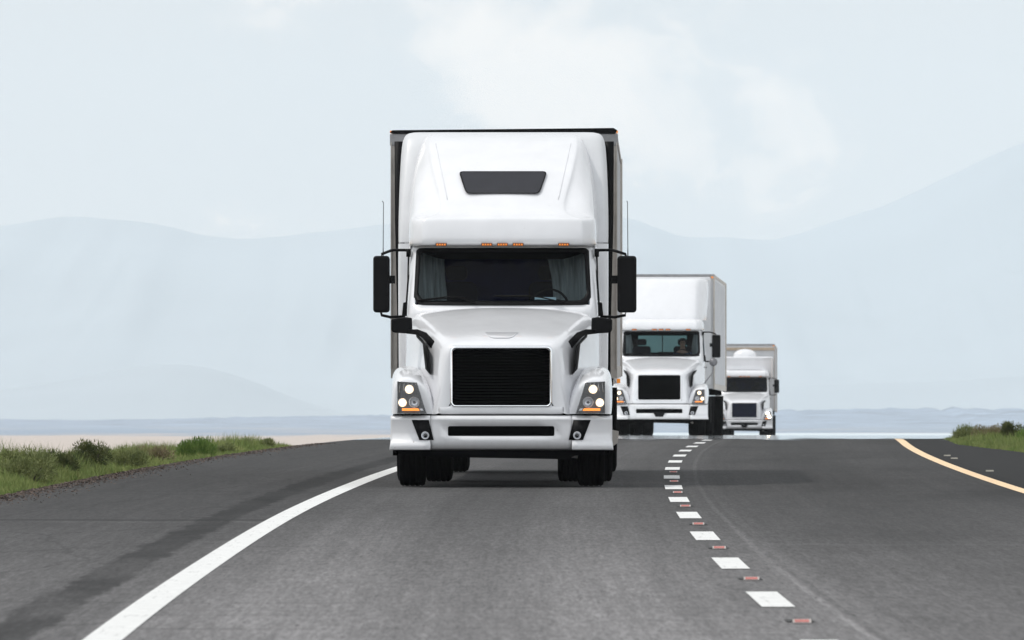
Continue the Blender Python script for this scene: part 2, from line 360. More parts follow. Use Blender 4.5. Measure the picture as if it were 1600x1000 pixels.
# mountains, each a solid ridge with its own depth
def ridge(name, prof, D, depth, m, rough_amp, seed, zfoot=PLAIN, jag=0.):
    bm = bmesh.new(); rows = []
    x0, x1 = prof[0][0], prof[-1][0]; n = int((x1-x0)/9)
    prof = [(a, b) for a, b in prof]
    js = [0, .12, .25, .4, .55, .7, .85, 1, 1.15, 1.4, 1.8]
    for j in js:
        row = []
        for i in range(n+1):
            px = x0+(x1-x0)*i/n; H = (660-lerp_tab(prof, px))/F*D*(1+jag*mnoise.fractal(Vector((px*.05, seed, 0)), .8, 2., 4))
            t = j if j <= 1 else max(0, 1-(j-1)/.8)
            X = (px-800)/F*D; Y = D-depth*(1-j)
            k = t**1.35 if j <= 1 else t
            nn = mnoise.fractal(Vector((X/(D*.02)+seed, Y/(D*.05), seed)), .9, 2., 5)
            z = zfoot+(H-zfoot)*k+nn*rough_amp*H*(k*(1-k)*3+.10*k)
            row.append((X, Y, z))
        rows.append(row)
    grid(bm, rows); return tag(link(name, bm, m), kind='structure')
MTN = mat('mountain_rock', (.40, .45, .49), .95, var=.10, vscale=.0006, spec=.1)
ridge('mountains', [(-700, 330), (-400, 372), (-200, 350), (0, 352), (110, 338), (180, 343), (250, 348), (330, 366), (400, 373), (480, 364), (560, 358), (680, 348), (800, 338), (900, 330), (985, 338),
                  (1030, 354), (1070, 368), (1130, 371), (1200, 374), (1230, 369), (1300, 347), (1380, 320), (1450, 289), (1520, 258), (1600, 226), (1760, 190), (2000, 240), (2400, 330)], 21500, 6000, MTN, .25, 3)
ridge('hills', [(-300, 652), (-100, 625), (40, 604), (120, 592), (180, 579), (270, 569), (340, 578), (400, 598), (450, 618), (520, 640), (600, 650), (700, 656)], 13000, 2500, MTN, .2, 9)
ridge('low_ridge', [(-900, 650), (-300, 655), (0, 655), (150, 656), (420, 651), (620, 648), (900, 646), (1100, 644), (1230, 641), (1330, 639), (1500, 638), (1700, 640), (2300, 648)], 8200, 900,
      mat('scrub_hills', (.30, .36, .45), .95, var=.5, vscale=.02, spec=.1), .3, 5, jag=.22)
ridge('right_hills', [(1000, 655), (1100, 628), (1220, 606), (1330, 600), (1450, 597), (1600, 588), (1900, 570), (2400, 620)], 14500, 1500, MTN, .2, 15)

# shimmering mirage sheets, standing for reflected sky, on the hot road beyond the crest and on the plain behind it
def mirage_mat():
    m = bpy.data.materials.new('mirage_sheen'); m.use_nodes = True; t = m.node_tree; t.nodes.clear(); L = t.links.new
    o = N(t, 'ShaderNodeOutputMaterial'); tcn = N(t, 'ShaderNodeTexCoord')
    g = N(t, 'ShaderNodeBsdfGlossy'); g.inputs['Roughness'].default_value = .055; g.inputs[0].default_value = (.97, .99, 1, 1)
    tr = N(t, 'ShaderNodeBsdfTransparent'); mixs = N(t, 'ShaderNodeMixShader')
    mpn = N(t, 'ShaderNodeMapping'); mpn.inputs['Scale'].default_value = (.7, .11, 1); L(tcn.outputs['Object'], mpn.inputs[0])
    n = N(t, 'ShaderNodeTexNoise', i_Scale=1., i_Detail=5., i_Roughness=.6); L(mpn.outputs[0], n.inputs['Vector'])
    sep = N(t, 'ShaderNodeSeparateXYZ'); L(tcn.outputs['Object'], sep.inputs[0])
    rr = N(t, 'ShaderNodeMapRange'); rr.inputs['From Min'].default_value = 210; rr.inputs['From Max'].default_value = 244; rr.inputs['To Min'].default_value = -.22; rr.inputs['To Max'].default_value = .62
    L(sep.outputs[1], rr.inputs[0])
    a = math_('MULTIPLY', math_('SUBTRACT', math_('ADD', n.outputs['Fac'], rr.outputs[0], nt=t), .55, nt=t), 7, nt=t, clamp=True)
    L(a, mixs.inputs[0]); L(tr.outputs[0], mixs.inputs[1]); L(g.outputs[0], mixs.inputs[2]); L(mixs.outputs[0], o.inputs[0]); return m
o = sheet('mirage_water', -6.9, 5.5, mirage_mat(), .010, d0=202, d1=420, nu=6)
FAR_MIRAGE = mat('mirage_lake', (.62, .72, .77), .25, spec=.9, bump=.1, bscale=.4)  # sky glare of the mirage painted as a pale blue base colour
bm = bmesh.new()
grid(bm, [[(-20, 1430, PLAIN+.03), (60, 1430, PLAIN+.03), (400, 1430, PLAIN+.03)], [(-10, 2400, PLAIN+.03), (100, 2500, PLAIN+.03), (400, 2600, PLAIN+.03)], [(20, 3600, PLAIN+.03), (130, 3300, PLAIN+.03), (420, 3300, PLAIN+.03)]])
tag(link('far_mirage', bm, FAR_MIRAGE), kind='structure')

# ------------------------------------------------------------------ truck materials
WHITE = mat('white_paint', (.745, .75, .775), .2, coat=.8, var=.05, vscale=3)
def specks(m, thr=.76):
    t = m.node_tree; p = t.nodes['Principled BSDF']; src = p.inputs['Base Color'].links[0].from_socket
    tcn = N(t, 'ShaderNodeTexCoord'); n = N(t, 'ShaderNodeTexNoise', i_Scale=30., i_Detail=2.); t.links.new(tcn.outputs['Object'], n.inputs['Vector'])
    mr = N(t, 'ShaderNodeMapRange'); mr.inputs['From Min'].default_value = thr; mr.inputs['From Max'].default_value = thr+.03; mr.inputs['To Max'].default_value = .55; t.links.new(n.outputs['Fac'], mr.inputs[0])
    mm = N(t, 'ShaderNodeMix', data_type='RGBA'); mm.inputs[7].default_value = (.2, .17, .14, 1); t.links.new(src, mm.inputs[6]); t.links.new(mr.outputs[0], mm.inputs[0]); t.links.new(mm.outputs[2], p.inputs['Base Color'])
specks(WHITE)
def dirty_white():
    m = mat('white_bumper_paint', (.72, .72, .74), .33, coat=.5, var=.04, vscale=5)
    t = m.node_tree; p = t.nodes['Principled BSDF']; src = p.inputs['Base Color'].links[0].from_socket
    tcn = N(t, 'ShaderNodeTexCoord'); n = N(t, 'ShaderNodeTexNoise', i_Scale=38., i_Detail=3.); t.links.new(tcn.outputs['Object'], n.inputs['Vector'])
    mr = N(t, 'ShaderNodeMapRange'); mr.inputs['From Min'].default_value = .70; mr.inputs['From Max'].default_value = .78; t.links.new(n.outputs['Fac'], mr.inputs[0])
    mpn = N(t, 'ShaderNodeMapping'); mpn.inputs['Scale'].default_value = (9, 2, 2.5); t.links.new(tcn.outputs['Object'], mpn.inputs[0])
    n2 = N(t, 'ShaderNodeTexNoise', i_Scale=1., i_Detail=5.); t.links.new(mpn.outputs[0], n2.inputs['Vector'])
    mr2 = N(t, 'ShaderNodeMapRange'); mr2.inputs['From Min'].default_value = .5; mr2.inputs['From Max'].default_value = .8; mr2.inputs['To Max'].default_value = .10; t.links.new(n2.outputs['Fac'], mr2.inputs[0])
    mm = N(t, 'ShaderNodeMix', data_type='RGBA'); mm.inputs[7].default_value = (.16, .14, .12, 1)
    t.links.new(src, mm.inputs[6]); t.links.new(math_('ADD', math_('MULTIPLY', mr.outputs[0], .7, nt=t), mr2.outputs[0], nt=t, clamp=True), mm.inputs[0]); t.links.new(mm.outputs[2], p.inputs['Base Color'])
    return m
BWHITE = dirty_white()
TWHITE = mat('trailer_white', (.62, .63, .65), .38, var=.08, vscale=2.5)
SILVER = mat('aluminium', (.50, .465, .43), .5, metal=.1, var=.2, vscale=5, bump=.1)
GREYPANEL = mat('weathered_grey', (.30, .30, .31), .6, var=.25, vscale=6)
CHROME = mat('chrome', (.86, .88, .90), .12, metal=1., var=.04)
BLACK = mat('black_plastic', (.003, .003, .004), .5, spec=.12, var=.3, vscale=8, bump=.15, bscale=90)
GLOSSB = mat('dark_glass_panel', (.010, .010, .016), .12, spec=.45, var=.3)
VOID = mat('dark_recess', (.0015, .0015, .002), .9, spec=.05, var=.3)
GRNAVY = mat('navy_grille', (.006, .012, .045), .6, var=.3)
RUBBER = mat('tyre_rubber', (.0025, .0025, .003), .95, spec=.03, var=.35, vscale=14, bump=.5, bscale=70)
CHASSIS = mat('dark_chassis', (.002, .002, .0025), .9, spec=.03, var=.4, vscale=10)
GLASS = glassmat('windshield_glass', (.62, .70, .74), .004)
LENS = glassmat('lens_glass', (.97, .98, 1), .05)
AMBER = mat('amber_lens', (.85, .24, .01), .2, emit=(1, .32, .02), es=.9)
MARK = mat('amber_marker', (.8, .22, .02), .25, emit=(1, .38, .06), es=.3)
MARKD = mat('marker_rim', (.10, .012, .006), .4)
LAMP = mat('lit_lamp', (1, .9, .7), .3, emit=(1, .66, .34), es=1.7)
LAMPC = mat('lit_lamp_core', (1, .95, .85), .3, emit=(1, .86, .62), es=2.1)
LAMPF = mat('far_lit_lamp', (1, .95, .85), .3, emit=(1, .80, .52), es=60)
HOUSING = mat('lamp_housing', (.03, .03, .038), .3, metal=.1, var=.4, vscale=16)
REFL = mat('lamp_reflector', (.72, .73, .76), .25, metal=.5, var=.25, vscale=25, bump=.3, bscale=50)
CLOTH = mat('grey_curtain', (.36, .37, .355), .9, var=.6, vscale=1.)
for n_ in CLOTH.node_tree.nodes:
    if n_.type == 'TEX_NOISE' and n_.inputs['Scale'].default_value == 1.:
        mpc = N(CLOTH.node_tree, 'ShaderNodeMapping'); mpc.inputs['Scale'].default_value = (16, 16, 1.1)
        CLOTH.node_tree.links.new(n_.inputs['Vector'].links[0].from_socket, mpc.inputs[0]); CLOTH.node_tree.links.new(mpc.outputs[0], n_.inputs['Vector'])
NAVY = mat('navy_interior', (.001, .004, .04), .9, spec=.05, var=.4, vscale=4)
SEAT = mat('seat_fabric', (.004, .005, .012), .9, spec=.05, var=.4)
DASH = mat('dashboard_vinyl', (.006, .007, .01), .8, spec=.1, var=.3)
PAPER = mat('pale_paper', (.55, .68, .72), .8, var=.1)
WOODS = mat('tan_band', (.50, .40, .30), .7, var=.2)
SKIN = mat('skin', (.30, .17, .11), .55, var=.1)
SHIRT = mat('dark_blue_shirt', (.03, .05, .10), .9, var=.2)
HAIR = mat('dark_hair', (.02, .015, .012), .8, var=.2)

def wheel(parent, x, y, r=.5, wd=.29, name='wheel', dual=False):
    s = 1 if x > 0 else -1
    bm = bmesh.new()
    prof = [(0, .06), (.03*s, .1), (.03*s, .17), (-.04*s, .2), (-.06*s, .26), (.09*s, .29), (.13*s, .30), (.13*s, .27)]
    lathe(bm, prof, (x, y, r), seg=32)
    rim = link(name, bm, SILVER, parent)
    bm = bmesh.new()
    def one(cx):
        h = wd/2; g = .008; pr = [(-h*.82, r*.58), (-h, r*.72), (-h*1.03, r*.86), (-h*.93, r*.965), (-h*.8, r-.004)]
        for k in range(4):
            a = -h*.8+(k+.5)*(h*1.6)/4
            pr += [(a-g-.0005, r), (a-g, r-.008), (a+g, r-.008), (a+g+.0005, r)]
        pr += [(h*.8, r-.004), (h*.93, r*.965), (h*1.03, r*.86), (h, r*.72), (h*.82, r*.58)]
        lathe(bm, pr, (cx, y, r), seg=56)
    one(x-s*.0)
    if dual: one(x-s*.33)
    link('tyre', bm, RUBBER, rim)
    return rim

def semi(kind, loc, rz, pitch, label, amb_es=1.):
    T = empty('semi_truck', loc, (pitch, 0, -rz)); tag(T, label, 'truck', 'white semi trucks driving in a row')
    hi = kind == 'high'
    # ---- hood
    hs = [(.085, [(0, 1.548), (.30, 1.546), (.50, 1.54), (.565, 1.50), (.60, 1.42), (.63, 1.2), (.66, .97), (.69, .80)]),
          (.12, [(0, 1.59), (.3, 1.588), (.52, 1.58), (.60, 1.545), (.64, 1.45), (.67, 1.2), (.71, .97), (.75, .80)]),
          (.22, [(0, 1.62), (.31, 1.618), (.55, 1.605), (.635, 1.565), (.675, 1.46), (.70, 1.22), (.74, .98), (.78, .80)]),
          (.5, [(0, 1.70), (.35, 1.695), (.63, 1.675), (.715, 1.63), (.75, 1.52), (.775, 1.3), (.80, 1.1), (.84, .85)]),
          (1.0, [(0, 1.815), (.4, 1.81), (.73, 1.78), (.825, 1.73), (.86, 1.62), (.88, 1.42), (.90, 1.22), (.93, 1.0)]),
          (1.5, [(0, 1.92), (.45, 1.912), (.83, 1.872), (.925, 1.82), (.96, 1.71), (.98, 1.5), (1.0, 1.3), (1.02, 1.05)]),
          (1.86, [(0, 1.985), (.48, 1.975), (.89, 1.93), (.995, 1.88), (1.035, 1.77), (1.05, 1.58), (1.06, 1.4), (1.07, 1.1)]),
          (1.98, [(0, 1.99), (.5, 1.978), (.9, 1.935), (1.01, 1.88), (1.05, 1.77), (1.065, 1.58), (1.075, 1.4), (1.085, 1.1)])]
    bm = bmesh.new()
    rows = [mir([(x, y, z) for x, z in r]) for y, r in hs]
    # nose: from opening behind the grille frame out to the first section
    inner = [(0, 1.53), (.30, 1.53), (.50, 1.53), (.54, 1.50), (.552, 1.40), (.552, 1.2), (.552, 1.0), (.552, .895)]
    rows = [mir([(x, .09, z) for x, z in inner])]+rows
    grid(bm, rows)
    hood = link('hood', bm, WHITE, T, sub=2)
    bm = bmesh.new()   # strip of bodywork under the grille
    grid(bm, [[(x, y, z) for x in (-.70, -.45, 0, .45, .70)] for y, z in ((.10, .90), (.082, .88), (.082, .83), (.09, .80), (.14, .79))])
    link('hood_apron', bm, WHITE, hood, sub=1, solid=.02)
    if hi:
        bm = bmesh.new()
        prism(bm, [(-.19, 1.705), (.19, 1.705), (.13, 1.655), (.085, 1.64), (-.085, 1.64), (-.13, 1.655)], lambda x, z: .265+(z-1.64)*3.4, lambda x, z: .55+(z-1.64)*3.2)
        e = link('hood_emblem', bm, WHITE, hood, bevel=.012)
    # ---- grille
    bm = bmesh.new()
    o1 = rrect(-.567, .868, .567, 1.556, .055, 5); o2 = rrect(-.535, .900, .535, 1.522, .04, 5); o3 = rrect(-.552, .884, .552, 1.541, .05, 5)
    rows = [[(x, .10, z) for x, z in o1], [(x, .055, z) for x, z in o3], [(x, .06, z) for x, z in o2], [(x, .13, z) for x, z in o2]]
    grid(bm, rows, closed=True); gr = link('grille', bm, CHROME if hi else WHITE, T)
    bm = bmesh.new()
    grid(bm, [[(-.54, .15, .89), (.54, .15, .89)], [(-.54, .15, 1.53), (.54, .15, 1.53)]])
    for k in range(19):
        z = .915+k*.0325; box(bm, (0, .10, z), (1.07, .028, .007), Matrix.Rotation(R(25), 3, 'X'))
    for k in range(13): box(bm, (-.48+k*.08, .118, 1.21), (.006, .012, .62))
    link('grille_mesh', bm, VOID if kind != 'dome' else GRNAVY, gr, smooth=False, doubles=False)
    # ---- fenders with headlights
    fs = [(.150, [(1.165, .805), (1.165, 1.0), (1.145, 1.12), (1.07, 1.165), (.96, 1.155), (.88, 1.09), (.82, 1.0), (.75, .805)]),
          (.165, [(1.19, .80), (1.19, 1.01), (1.168, 1.145), (1.08, 1.195), (.95, 1.185), (.855, 1.11), (.79, 1.0), (.72, .80)]),
          (.235, [(1.205, .80), (1.205, 1.03), (1.18, 1.18), (1.09, 1.225), (.95, 1.215), (.85, 1.145), (.77, 1.04), (.71, .80)]),
          (.5, [(1.215, .80), (1.215, 1.06), (1.195, 1.235), (1.115, 1.285), (.98, 1.285), (.88, 1.235), (.80, 1.15), (.74, .95)]),
          (.9, [(1.225, .98), (1.225, 1.12), (1.205, 1.27), (1.135, 1.325), (1.02, 1.335), (.92, 1.315), (.86, 1.26), (.8, 1.1)]),
          (1.35, [(1.225, 1.04), (1.225, 1.15), (1.205, 1.275), (1.14, 1.33), (1.03, 1.34), (.95, 1.33), (.9, 1.29), (.85, 1.15)]),
          (1.75, [(1.22, .9), (1.22, 1.05), (1.20, 1.2), (1.14, 1.26), (1.03, 1.27), (.95, 1.26), (.9, 1.2), (.88, 1.0)]),
          (1.98, [(1.2, .62), (1.2, .8), (1.18, .98), (1.12, 1.05), (1.03, 1.06), (.95, 1.05), (.9, .95), (.88, .7)])]
    for s in (-1, 1):
        bm = bmesh.new(); rows = [[(s*x, y, z) for x, z in r] for y, r in fs]
        V = grid(bm, rows)
        f0 = V[0]; cc = bm.verts.new((s*.97, .150, .95))
        for a, b in zip(f0, f0[1:]+f0[:1]): bm.faces.new((a, b, cc))
        fd = link('fender', bm, WHITE, T, sub=2)
        # headlight
        Q = [(1.145, 1.165), (.925, 1.152), (.815, .805), (1.145, .805)]
        def yh(x, z): return .035+.05*max(0, (abs(x)-.95)/.2)**2+(z-.8)*.05
        bm = bmesh.new()
        cx = sum(q[0] for q in Q)/4; cz = sum(q[1] for q in Q)/4
        outer = []
        for i in range(4):       # subdivide edges, so that the housing follows the curve
            a, b = Q[i], Q[(i+1) % 4]
            for k in range(4): outer.append((a[0]+(b[0]-a[0])*k/4, a[1]+(b[1]-a[1])*k/4))
        def ins(f, dy): return [(s*(cx+(x-cx)*f), yh(x, z)+dy, cz+(z-cz)*f) for x, z in outer]
        r0, r1, r2, r3 = ins(1.0, .06), ins(1.0, -.004), ins(.955, -.004), ins(.93, .045)
        V = grid(bm, [r0, r1, r2, r3], closed=True); bm.faces.new(V[-1])
        hl = link('headlight', bm, HOUSING, T, smooth=False)
        for (lx, lz, lr, lit) in ((1.01, 1.075, .052, 1), (1.085, .928, .050, 1), (.955, .932, .060, 0)):
            y = yh(lx, lz)+.012; lr *= 1.5 if kind == 'dome' and lit else 1
            bm = bmesh.new(); lathe(bm, [(0., lr), (-.006, lr*.97), (-.006, lr*.90), (.006, lr*.84), (.014, lr*.45), (.016, .001)], (s*lx, y, lz), 'y', 24)
            bw = link('reflector_bowl', bm, REFL, hl)
            if lit:
                bm = bmesh.new(); lathe(bm, [(-.004, .001), (0, lr*.5), (.012, lr*.86), (.02, lr*.9)], (s*lx, y-.004, lz), 'y', 24); link('lamp_glow_ring', bm, LAMP, hl); bm = bmesh.new(); lathe(bm, [(-.006, .001), (-.004, lr*.4), (.001, lr*.52), (.004, lr*.54)], (s*lx, y-.006, lz), 'y', 24); link('headlamp_bulb', bm, LAMPC if kind != 'dome' else LAMPF, hl)
            else:
                bm = bmesh.new(); lathe(bm, [(-.008, .001), (-.004, lr*.22), (.012, lr*.26)], (s*lx, y, lz), 'y', 16); link('reflector_cap', bm, HOUSING, hl)
        bm = bmesh.new(); prism(bm, [(s*1.09, .885-.02), (s*.91, .885-.02), (s*.895, .838), (s*1.09, .838)], lambda x, z: yh(x, z)+.004, lambda x, z: yh(x, z)+.04)
        link('turn_signal', bm, AMBER, hl, bevel=.004)
        bm = bmesh.new(); prism(bm, [(s*.90, .885-.02), (s*.865, .885-.02), (s*.85, .838), (s*.885, .838)], lambda x, z: yh(x, z)+.004, lambda x, z: yh(x, z)+.04)
        link('reflector_strip', bm, REFL, hl, bevel=.004)
        bm = bmesh.new(); grid(bm, [ins(1.0, -.007), ins(.975, -.010)], closed=True); link('chrome_rim', bm, REFL, hl, smooth=False)
        for k in range(5):
            bm = bmesh.new(); xx = .93+.045*k; tube(bm, [(s*xx, yh(xx, 1.12)+.02, 1.15), (s*(xx+.012), yh(xx, 1.05)+.024, 1.12-.02*k)], .004, 5); link('reflector_rib', bm, REFL, hl)
        bm = bmesh.new(); bm.faces.new([bm.verts.new(p) for p in ins(.96, -.006)]); link('lens', bm, LENS, hl)
        # black vent strip in the side of the hood
        if hi: vp = [(.955, 1.70), (.90, 1.655), (.825, 1.60), (.80, 1.30), (.765, 1.25), (.775, 1.36), (.795, 1.60), (.86, 1.645), (.925, 1.655)]
        if hi:
            vpoly = [(.955, 1.70), (.945, 1.65), (.872, 1.575), (.842, 1.30), (.785, 1.235), (.822, 1.55), (.89, 1.64)]
        else:
            vpoly = [(.93, 1.66), (.905, 1.60), (.85, 1.52), (.83, 1.26), (.79, 1.22), (.80, 1.5), (.84, 1.62)]
        bm = bmesh.new(); yv = lambda x, z: max(.18, (abs(x)-.775)*4.4+.30+(1.25-z)*.12)
        prism(bm, [(s*(x), z) for x, z in vpoly], yv, lambda x, z: yv(x, z)+.3)
        link('side_vent', bm, BLACK, hood)
    # ---- bumper
    def by(x): return .02+.16*(abs(x)/1.215)**3.5
    xs = [0, .25, .42, .587, .68, .74, .775]
    zr = [(.787, .07), (.782, .035), (.748, .0), (.735, .006), (.67, .010), (.56, .014), (.50, .018), (.46, .04), (.425, .08), (.405, .13)]
    full = [-x for x in reversed(xs[1:])]+xs
    bm = bmesh.new(); rows = [[(x, by(x)+dy, z) for x in full] for z, dy in zr]
    hole = {i for i in range(len(full)-1) if abs((full[i]+full[i+1])/2) < .587}
    grid(bm, rows, skip=lambda i, j: i == 4 and j in hole)
    bp = link('bumper', bm, BWHITE, T, smooth=True, solid=.03)
    bm = bmesh.new(); prism(bm, rrect(-.60, .545, .60, .682, .02), .09, .13)
    for k in range(3): box(bm, (0, .075, .585+k*.032), (1.16, .04, .006))
    link('bumper_intake', bm, VOID, bp, smooth=False)
    for s in (-1, 1):  # rounded corners of the slot
        for zz, q in ((.67, -1), (.56, 1)):
            pts = [(s*.589, by(.58)+.012, zz-q*.002)]+[(s*(.587-.025+.025*math.cos(a)), by(.58)+.012, zz+q*(.025-.025*math.sin(a))) for a in [R(15*k) for k in range(7)]]
            bm = bmesh.new(); bm.faces.new([bm.verts.new(p) for p in pts]); link('slot_corner', bm, BWHITE, bp, smooth=False)
    if not hi:
        bm = bmesh.new(); prism(bm, [(-.16, .59), (.16, .59), (.09, .47), (-.09, .47)], -.012, .05); link('tow_bracket', bm, BLACK, bp)
    for s in (-1, 1):
        bm = bmesh.new(); xo = [.779, .85, .92, 1.0, 1.08, 1.15, 1.195, 1.215]
        zc = [(.787, .07, 0), (.782, .035, 0), (.748, .0, 0), (.735, .006, 0), (.60, .012, 0), (.515, .02, 0), (.51, .0, .0), (.415, -.035, .012), (.405, .03, .012)]
        rows = [[(s*(x+(ex if x > 1.1 else 0)+(.012 if x < .8 and z < .7 else 0)*0), by(x)+dy, z) for x in xo]+[(s*(1.222+ex), .42, z)] for z, dy, ex in zc]
        grid(bm, rows); bc = link('bumper_corner', bm, BWHITE, bp, solid=.02)
        q = [(.985, .742), (.79, .742), (.735, .52), (.905, .52)]
        q = [(.985, .738), (.795, .738), (.742, .518), (.90, .518)]
        bm = bmesh.new(); prism(bm, [(s*x, z) for x, z in q], lambda x, z: by(x)+.001, lambda x, z: by(x)+.04)
        link('fog_lamp_panel', bm, BLACK, bp)
        fx, fz = .835, .567; bm = bmesh.new(); lathe(bm, [(.0, .044), (-.012, .042), (-.012, .036), (0.01, .02), (.016, .001)], (s*fx, by(fx)-.002, fz), 'y', 24)
        fl = link('fog_lamp', bm, REFL, bp)
        bm = bmesh.new(); lathe(bm, [(-.012, .034), (-.018, .02), (-.02, .001)], (s*fx, by(fx)-.002, fz), 'y', 20); link('lens', bm, LENS, fl)
    bm = bmesh.new(); prism(bm, [(-1.14, .405), (-1.12, .37), (-.75, .33), (.72, .305), (.80, .34), (1.12, .37), (1.14, .405)], .20, .5)
    box(bm, (.70, .3, .315), (.12, .1, .03))
    link('front_valance', bm, CHASSIS, T, smooth=False)
    # ---- cab shell with openings
    def cabrow(z):
        t = (z-1.95)/(2.70-1.95); tt = max(0, min(1, t)); y0 = 1.93+.45*tt
        wx = 1.04-.045*tt; sx = 1.10-.05*tt
        xw = .985-.025*tt
        return [(0, y0, z), (.35, y0+.012, z), (.70, y0+.055, z), (.90, y0+.11, z), (xw, y0+.15, z), (wx, y0+.215, z), (wx+.025, y0+.30, z), (wx+.04, 2.62, z), (sx+.01, 3.35, z), (sx+.015, 3.55, z)]
    zz = [1.0, 1.3, 1.6, 1.9, 2.015, 2.06, 2.3, 2.57, 2.645, 2.70]
    bm = bmesh.new(); rows = [mir(cabrow(z)) for z in zz]; nmid = 9
    def skp(i, j):
        if 4 <= i <= 7 and 5 <= j <= 12: return True         # windshield
        if 5 <= i <= 6 and j in (1, 16): return True           # door windows
        return False
    grid(bm, rows, skip=skp)
    if True:
        rf = mir([(0, 2.42, 2.72), (.5, 2.45, 2.72), (.95, 2.62, 2.71), (1.0, 3.5, 2.71)]); grid(bm, [rf, [(x, 3.55, z) for x, y, z in rf]])
    cab = link('cab', bm, WHITE, T, solid=.03)
    bm = bmesh.new()
    def wsrow(z, off=.0, k=1.0):
        r = cabrow(z)[:5]; return mir([(x*k, y+off, zz_) for x, y, zz_ in r])
    grid(bm, [wsrow(z, .012) for z in (2.005, 2.05, 2.2, 2.35, 2.5, 2.655)]); ws = link('windshield', bm, GLASS, T, sub=1)
    # black frame round the glass
    bm = bmesh.new()
    def wsp(x, z):
        r = cabrow(z)[:6]; ax = abs(x)
        for a, b in zip(r, r[1:]):
            if ax <= b[0]+1e-6: t = (ax-a[0])/(b[0]-a[0]); return a[1]+(b[1]-a[1])*t
        return r[-1][1]
    def loop(ex, r):
        zb, zt = 2.012-ex, 2.648+ex; out = []
        n = 60
        for k in range(n+1):
            x = -1+2*k/n; out.append((x*(.985+ex), zb+.008*abs(x)**2+.085*(max(0, abs(x)-.90)/.10)**2.6))
        for k in range(n+1):
            x = 1-2*k/n; out.append((x*(.962+ex), zt-.03*(max(0, abs(x)-.95)/.05)**2))
        return out
    L1, L2 = loop(.006, 0), loop(-.045, 0)
    grid(bm, [[(x, wsp(x, z)-.004, z) for x, z in L1], [(x, wsp(x, z)-.012, z) for x, z in loop(-.012, 0)], [(x, wsp(x, z)+.004, z) for x, z in L2], [(x, wsp(x, z)+.03, z) for x, z in L2]], closed=True)
    link('windshield_frame', bm, BLACK, ws)
    if hi:
        bm = bmesh.new(); n = 20; top = []; bot = []
        for k in range(n+1):
            x = -.95+1.9*k/n; a = abs(x)/.95
            top.append((x, wsp(x, 2.645)+.03, 2.645)); zb = 2.525+.10*max(0, (a-.68)/.32)**1.6; bot.append((x, wsp(x, zb)+.03, zb))
        grid(bm, [top, bot]); link('sun_strip', bm, VOID, ws)
    else:
        bm = bmesh.new(); n = 12
        grid(bm, [[(-.95+1.9*k/n, wsp(-.95+1.9*k/n, z)+.03, z) for k in range(n+1)] for z in (2.645, 2.60)]); link('sun_strip', bm, VOID, ws)
    for s, (x0, x1, x2, zt_) in zip((-1, 1), ((-.94, -.60, -.22, 2.10), (.66, .25, -.10, 2.11))):
        bm = bmesh.new()
        if s < 0: pts = [(-.93, 2.065), (-.6, 2.105), (-.5, 2.103), (-.30, 2.045)]; bl = [(-.95, 2.062), (-.42, 2.098)]
        else: pts = [(-.08, 2.115), (.3, 2.115), (.42, 2.10), (.70, 2.035)]; bl = [(-.10, 2.108), (.40, 2.105)]
        tube(bm, [(x, wsp(x, z)-.035, z) for x, z in pts], .009, 6)
        (xa, za), (xb, zb_) = bl; tube(bm, [(xa+(xb-xa)*k/6, wsp(xa+(xb-xa)*k/6, za+(zb_-za)*k/6)-.02, za+(zb_-za)*k/6) for k in range(7)], .007, 6)
        link('wiper', bm, BLACK, ws)
    # side windows and doors
    for s in (-1, 1):
        bm = bmesh.new(); rr = [cabrow(z) for z in (2.06, 2.3, 2.57)]; grid(bm, [[(s*(x-.012), y, z) for x, y, z in r[7:9]] for r in rr]); link('side_window', bm, GLASS, cab)
        bm = bmesh.new(); prism(bm, [(s*1.115, 1.75), (s*1.14, 1.75), (s*1.14, 1.72), (s*1.115, 1.72)], 3.1, 3.28); link('door_handle', bm, BLACK, cab)
    # ---- interior
    bm = bmesh.new(); ds = [(2.20, 1.98), (2.24, 2.035), (2.35, 2.05), (2.6, 2.02), (2.7, 1.9), (2.72, 1.5)]
    grid(bm, [[(x, y+.12*abs(x)**2, z+(.03 if .3 < x < .8 and 2.3 < y < 2.65 else 0)) for x in (-.95, -.6, -.2, .2, .4, .6, .8, .95)] for y, z in ds]); link('dashboard', bm, DASH, cab)
    bm = bmesh.new()
    if hi:
        box(bm, (0, 3.40, 2.1), (2.1, .04, 1.3)); link('sleeper_curtain', bm, NAVY, cab, smooth=False)
        for s in (-1, 1):
            bm = bmesh.new(); n = 14
            a0, a1 = (.53, .95) if s > 0 else (.64, .95)
            grid(bm, [[(s*(a0+(a1-a0)*k/n+(.03*math.sin(z*6+s)*(1-k/n)+.05*(2.3-z)*(1-k/n))), 2.95+.03*math.sin(k*2.2)+.02*math.sin(z*5), z) for k in range(n+1)] for z in (1.95, 2.15, 2.35, 2.5, 2.62)]); link('curtain', bm, CLOTH, cab)
        bm = bmesh.new(); prism(bm, [(.36, 2.045), (.60, 2.045), (.60, 2.10), (.36, 2.105)], 2.36, 2.38); link('paper_sheet', bm, PAPER, cab, smooth=False)
    else:
        # back wall with a rear window
        hx, z0, z1 = .62, 2.12, 2.55
        for a, b, c, d in ((-1.05, -hx, 1.0, 2.70), (hx, 1.05, 1.0, 2.70), (-hx, hx, 1.0, z0), (-hx, hx, z1, 2.70), ((-.012, .012, z0, z1) if kind == 'day' else (-hx, hx, z0, z1))):
            box(bm, ((a+b)/2, 3.56, (c+d)/2), (b-a, .03, d-c))
        link('cab_rear_wall', bm, NAVY if kind != 'day' else DASH, cab, smooth=False)
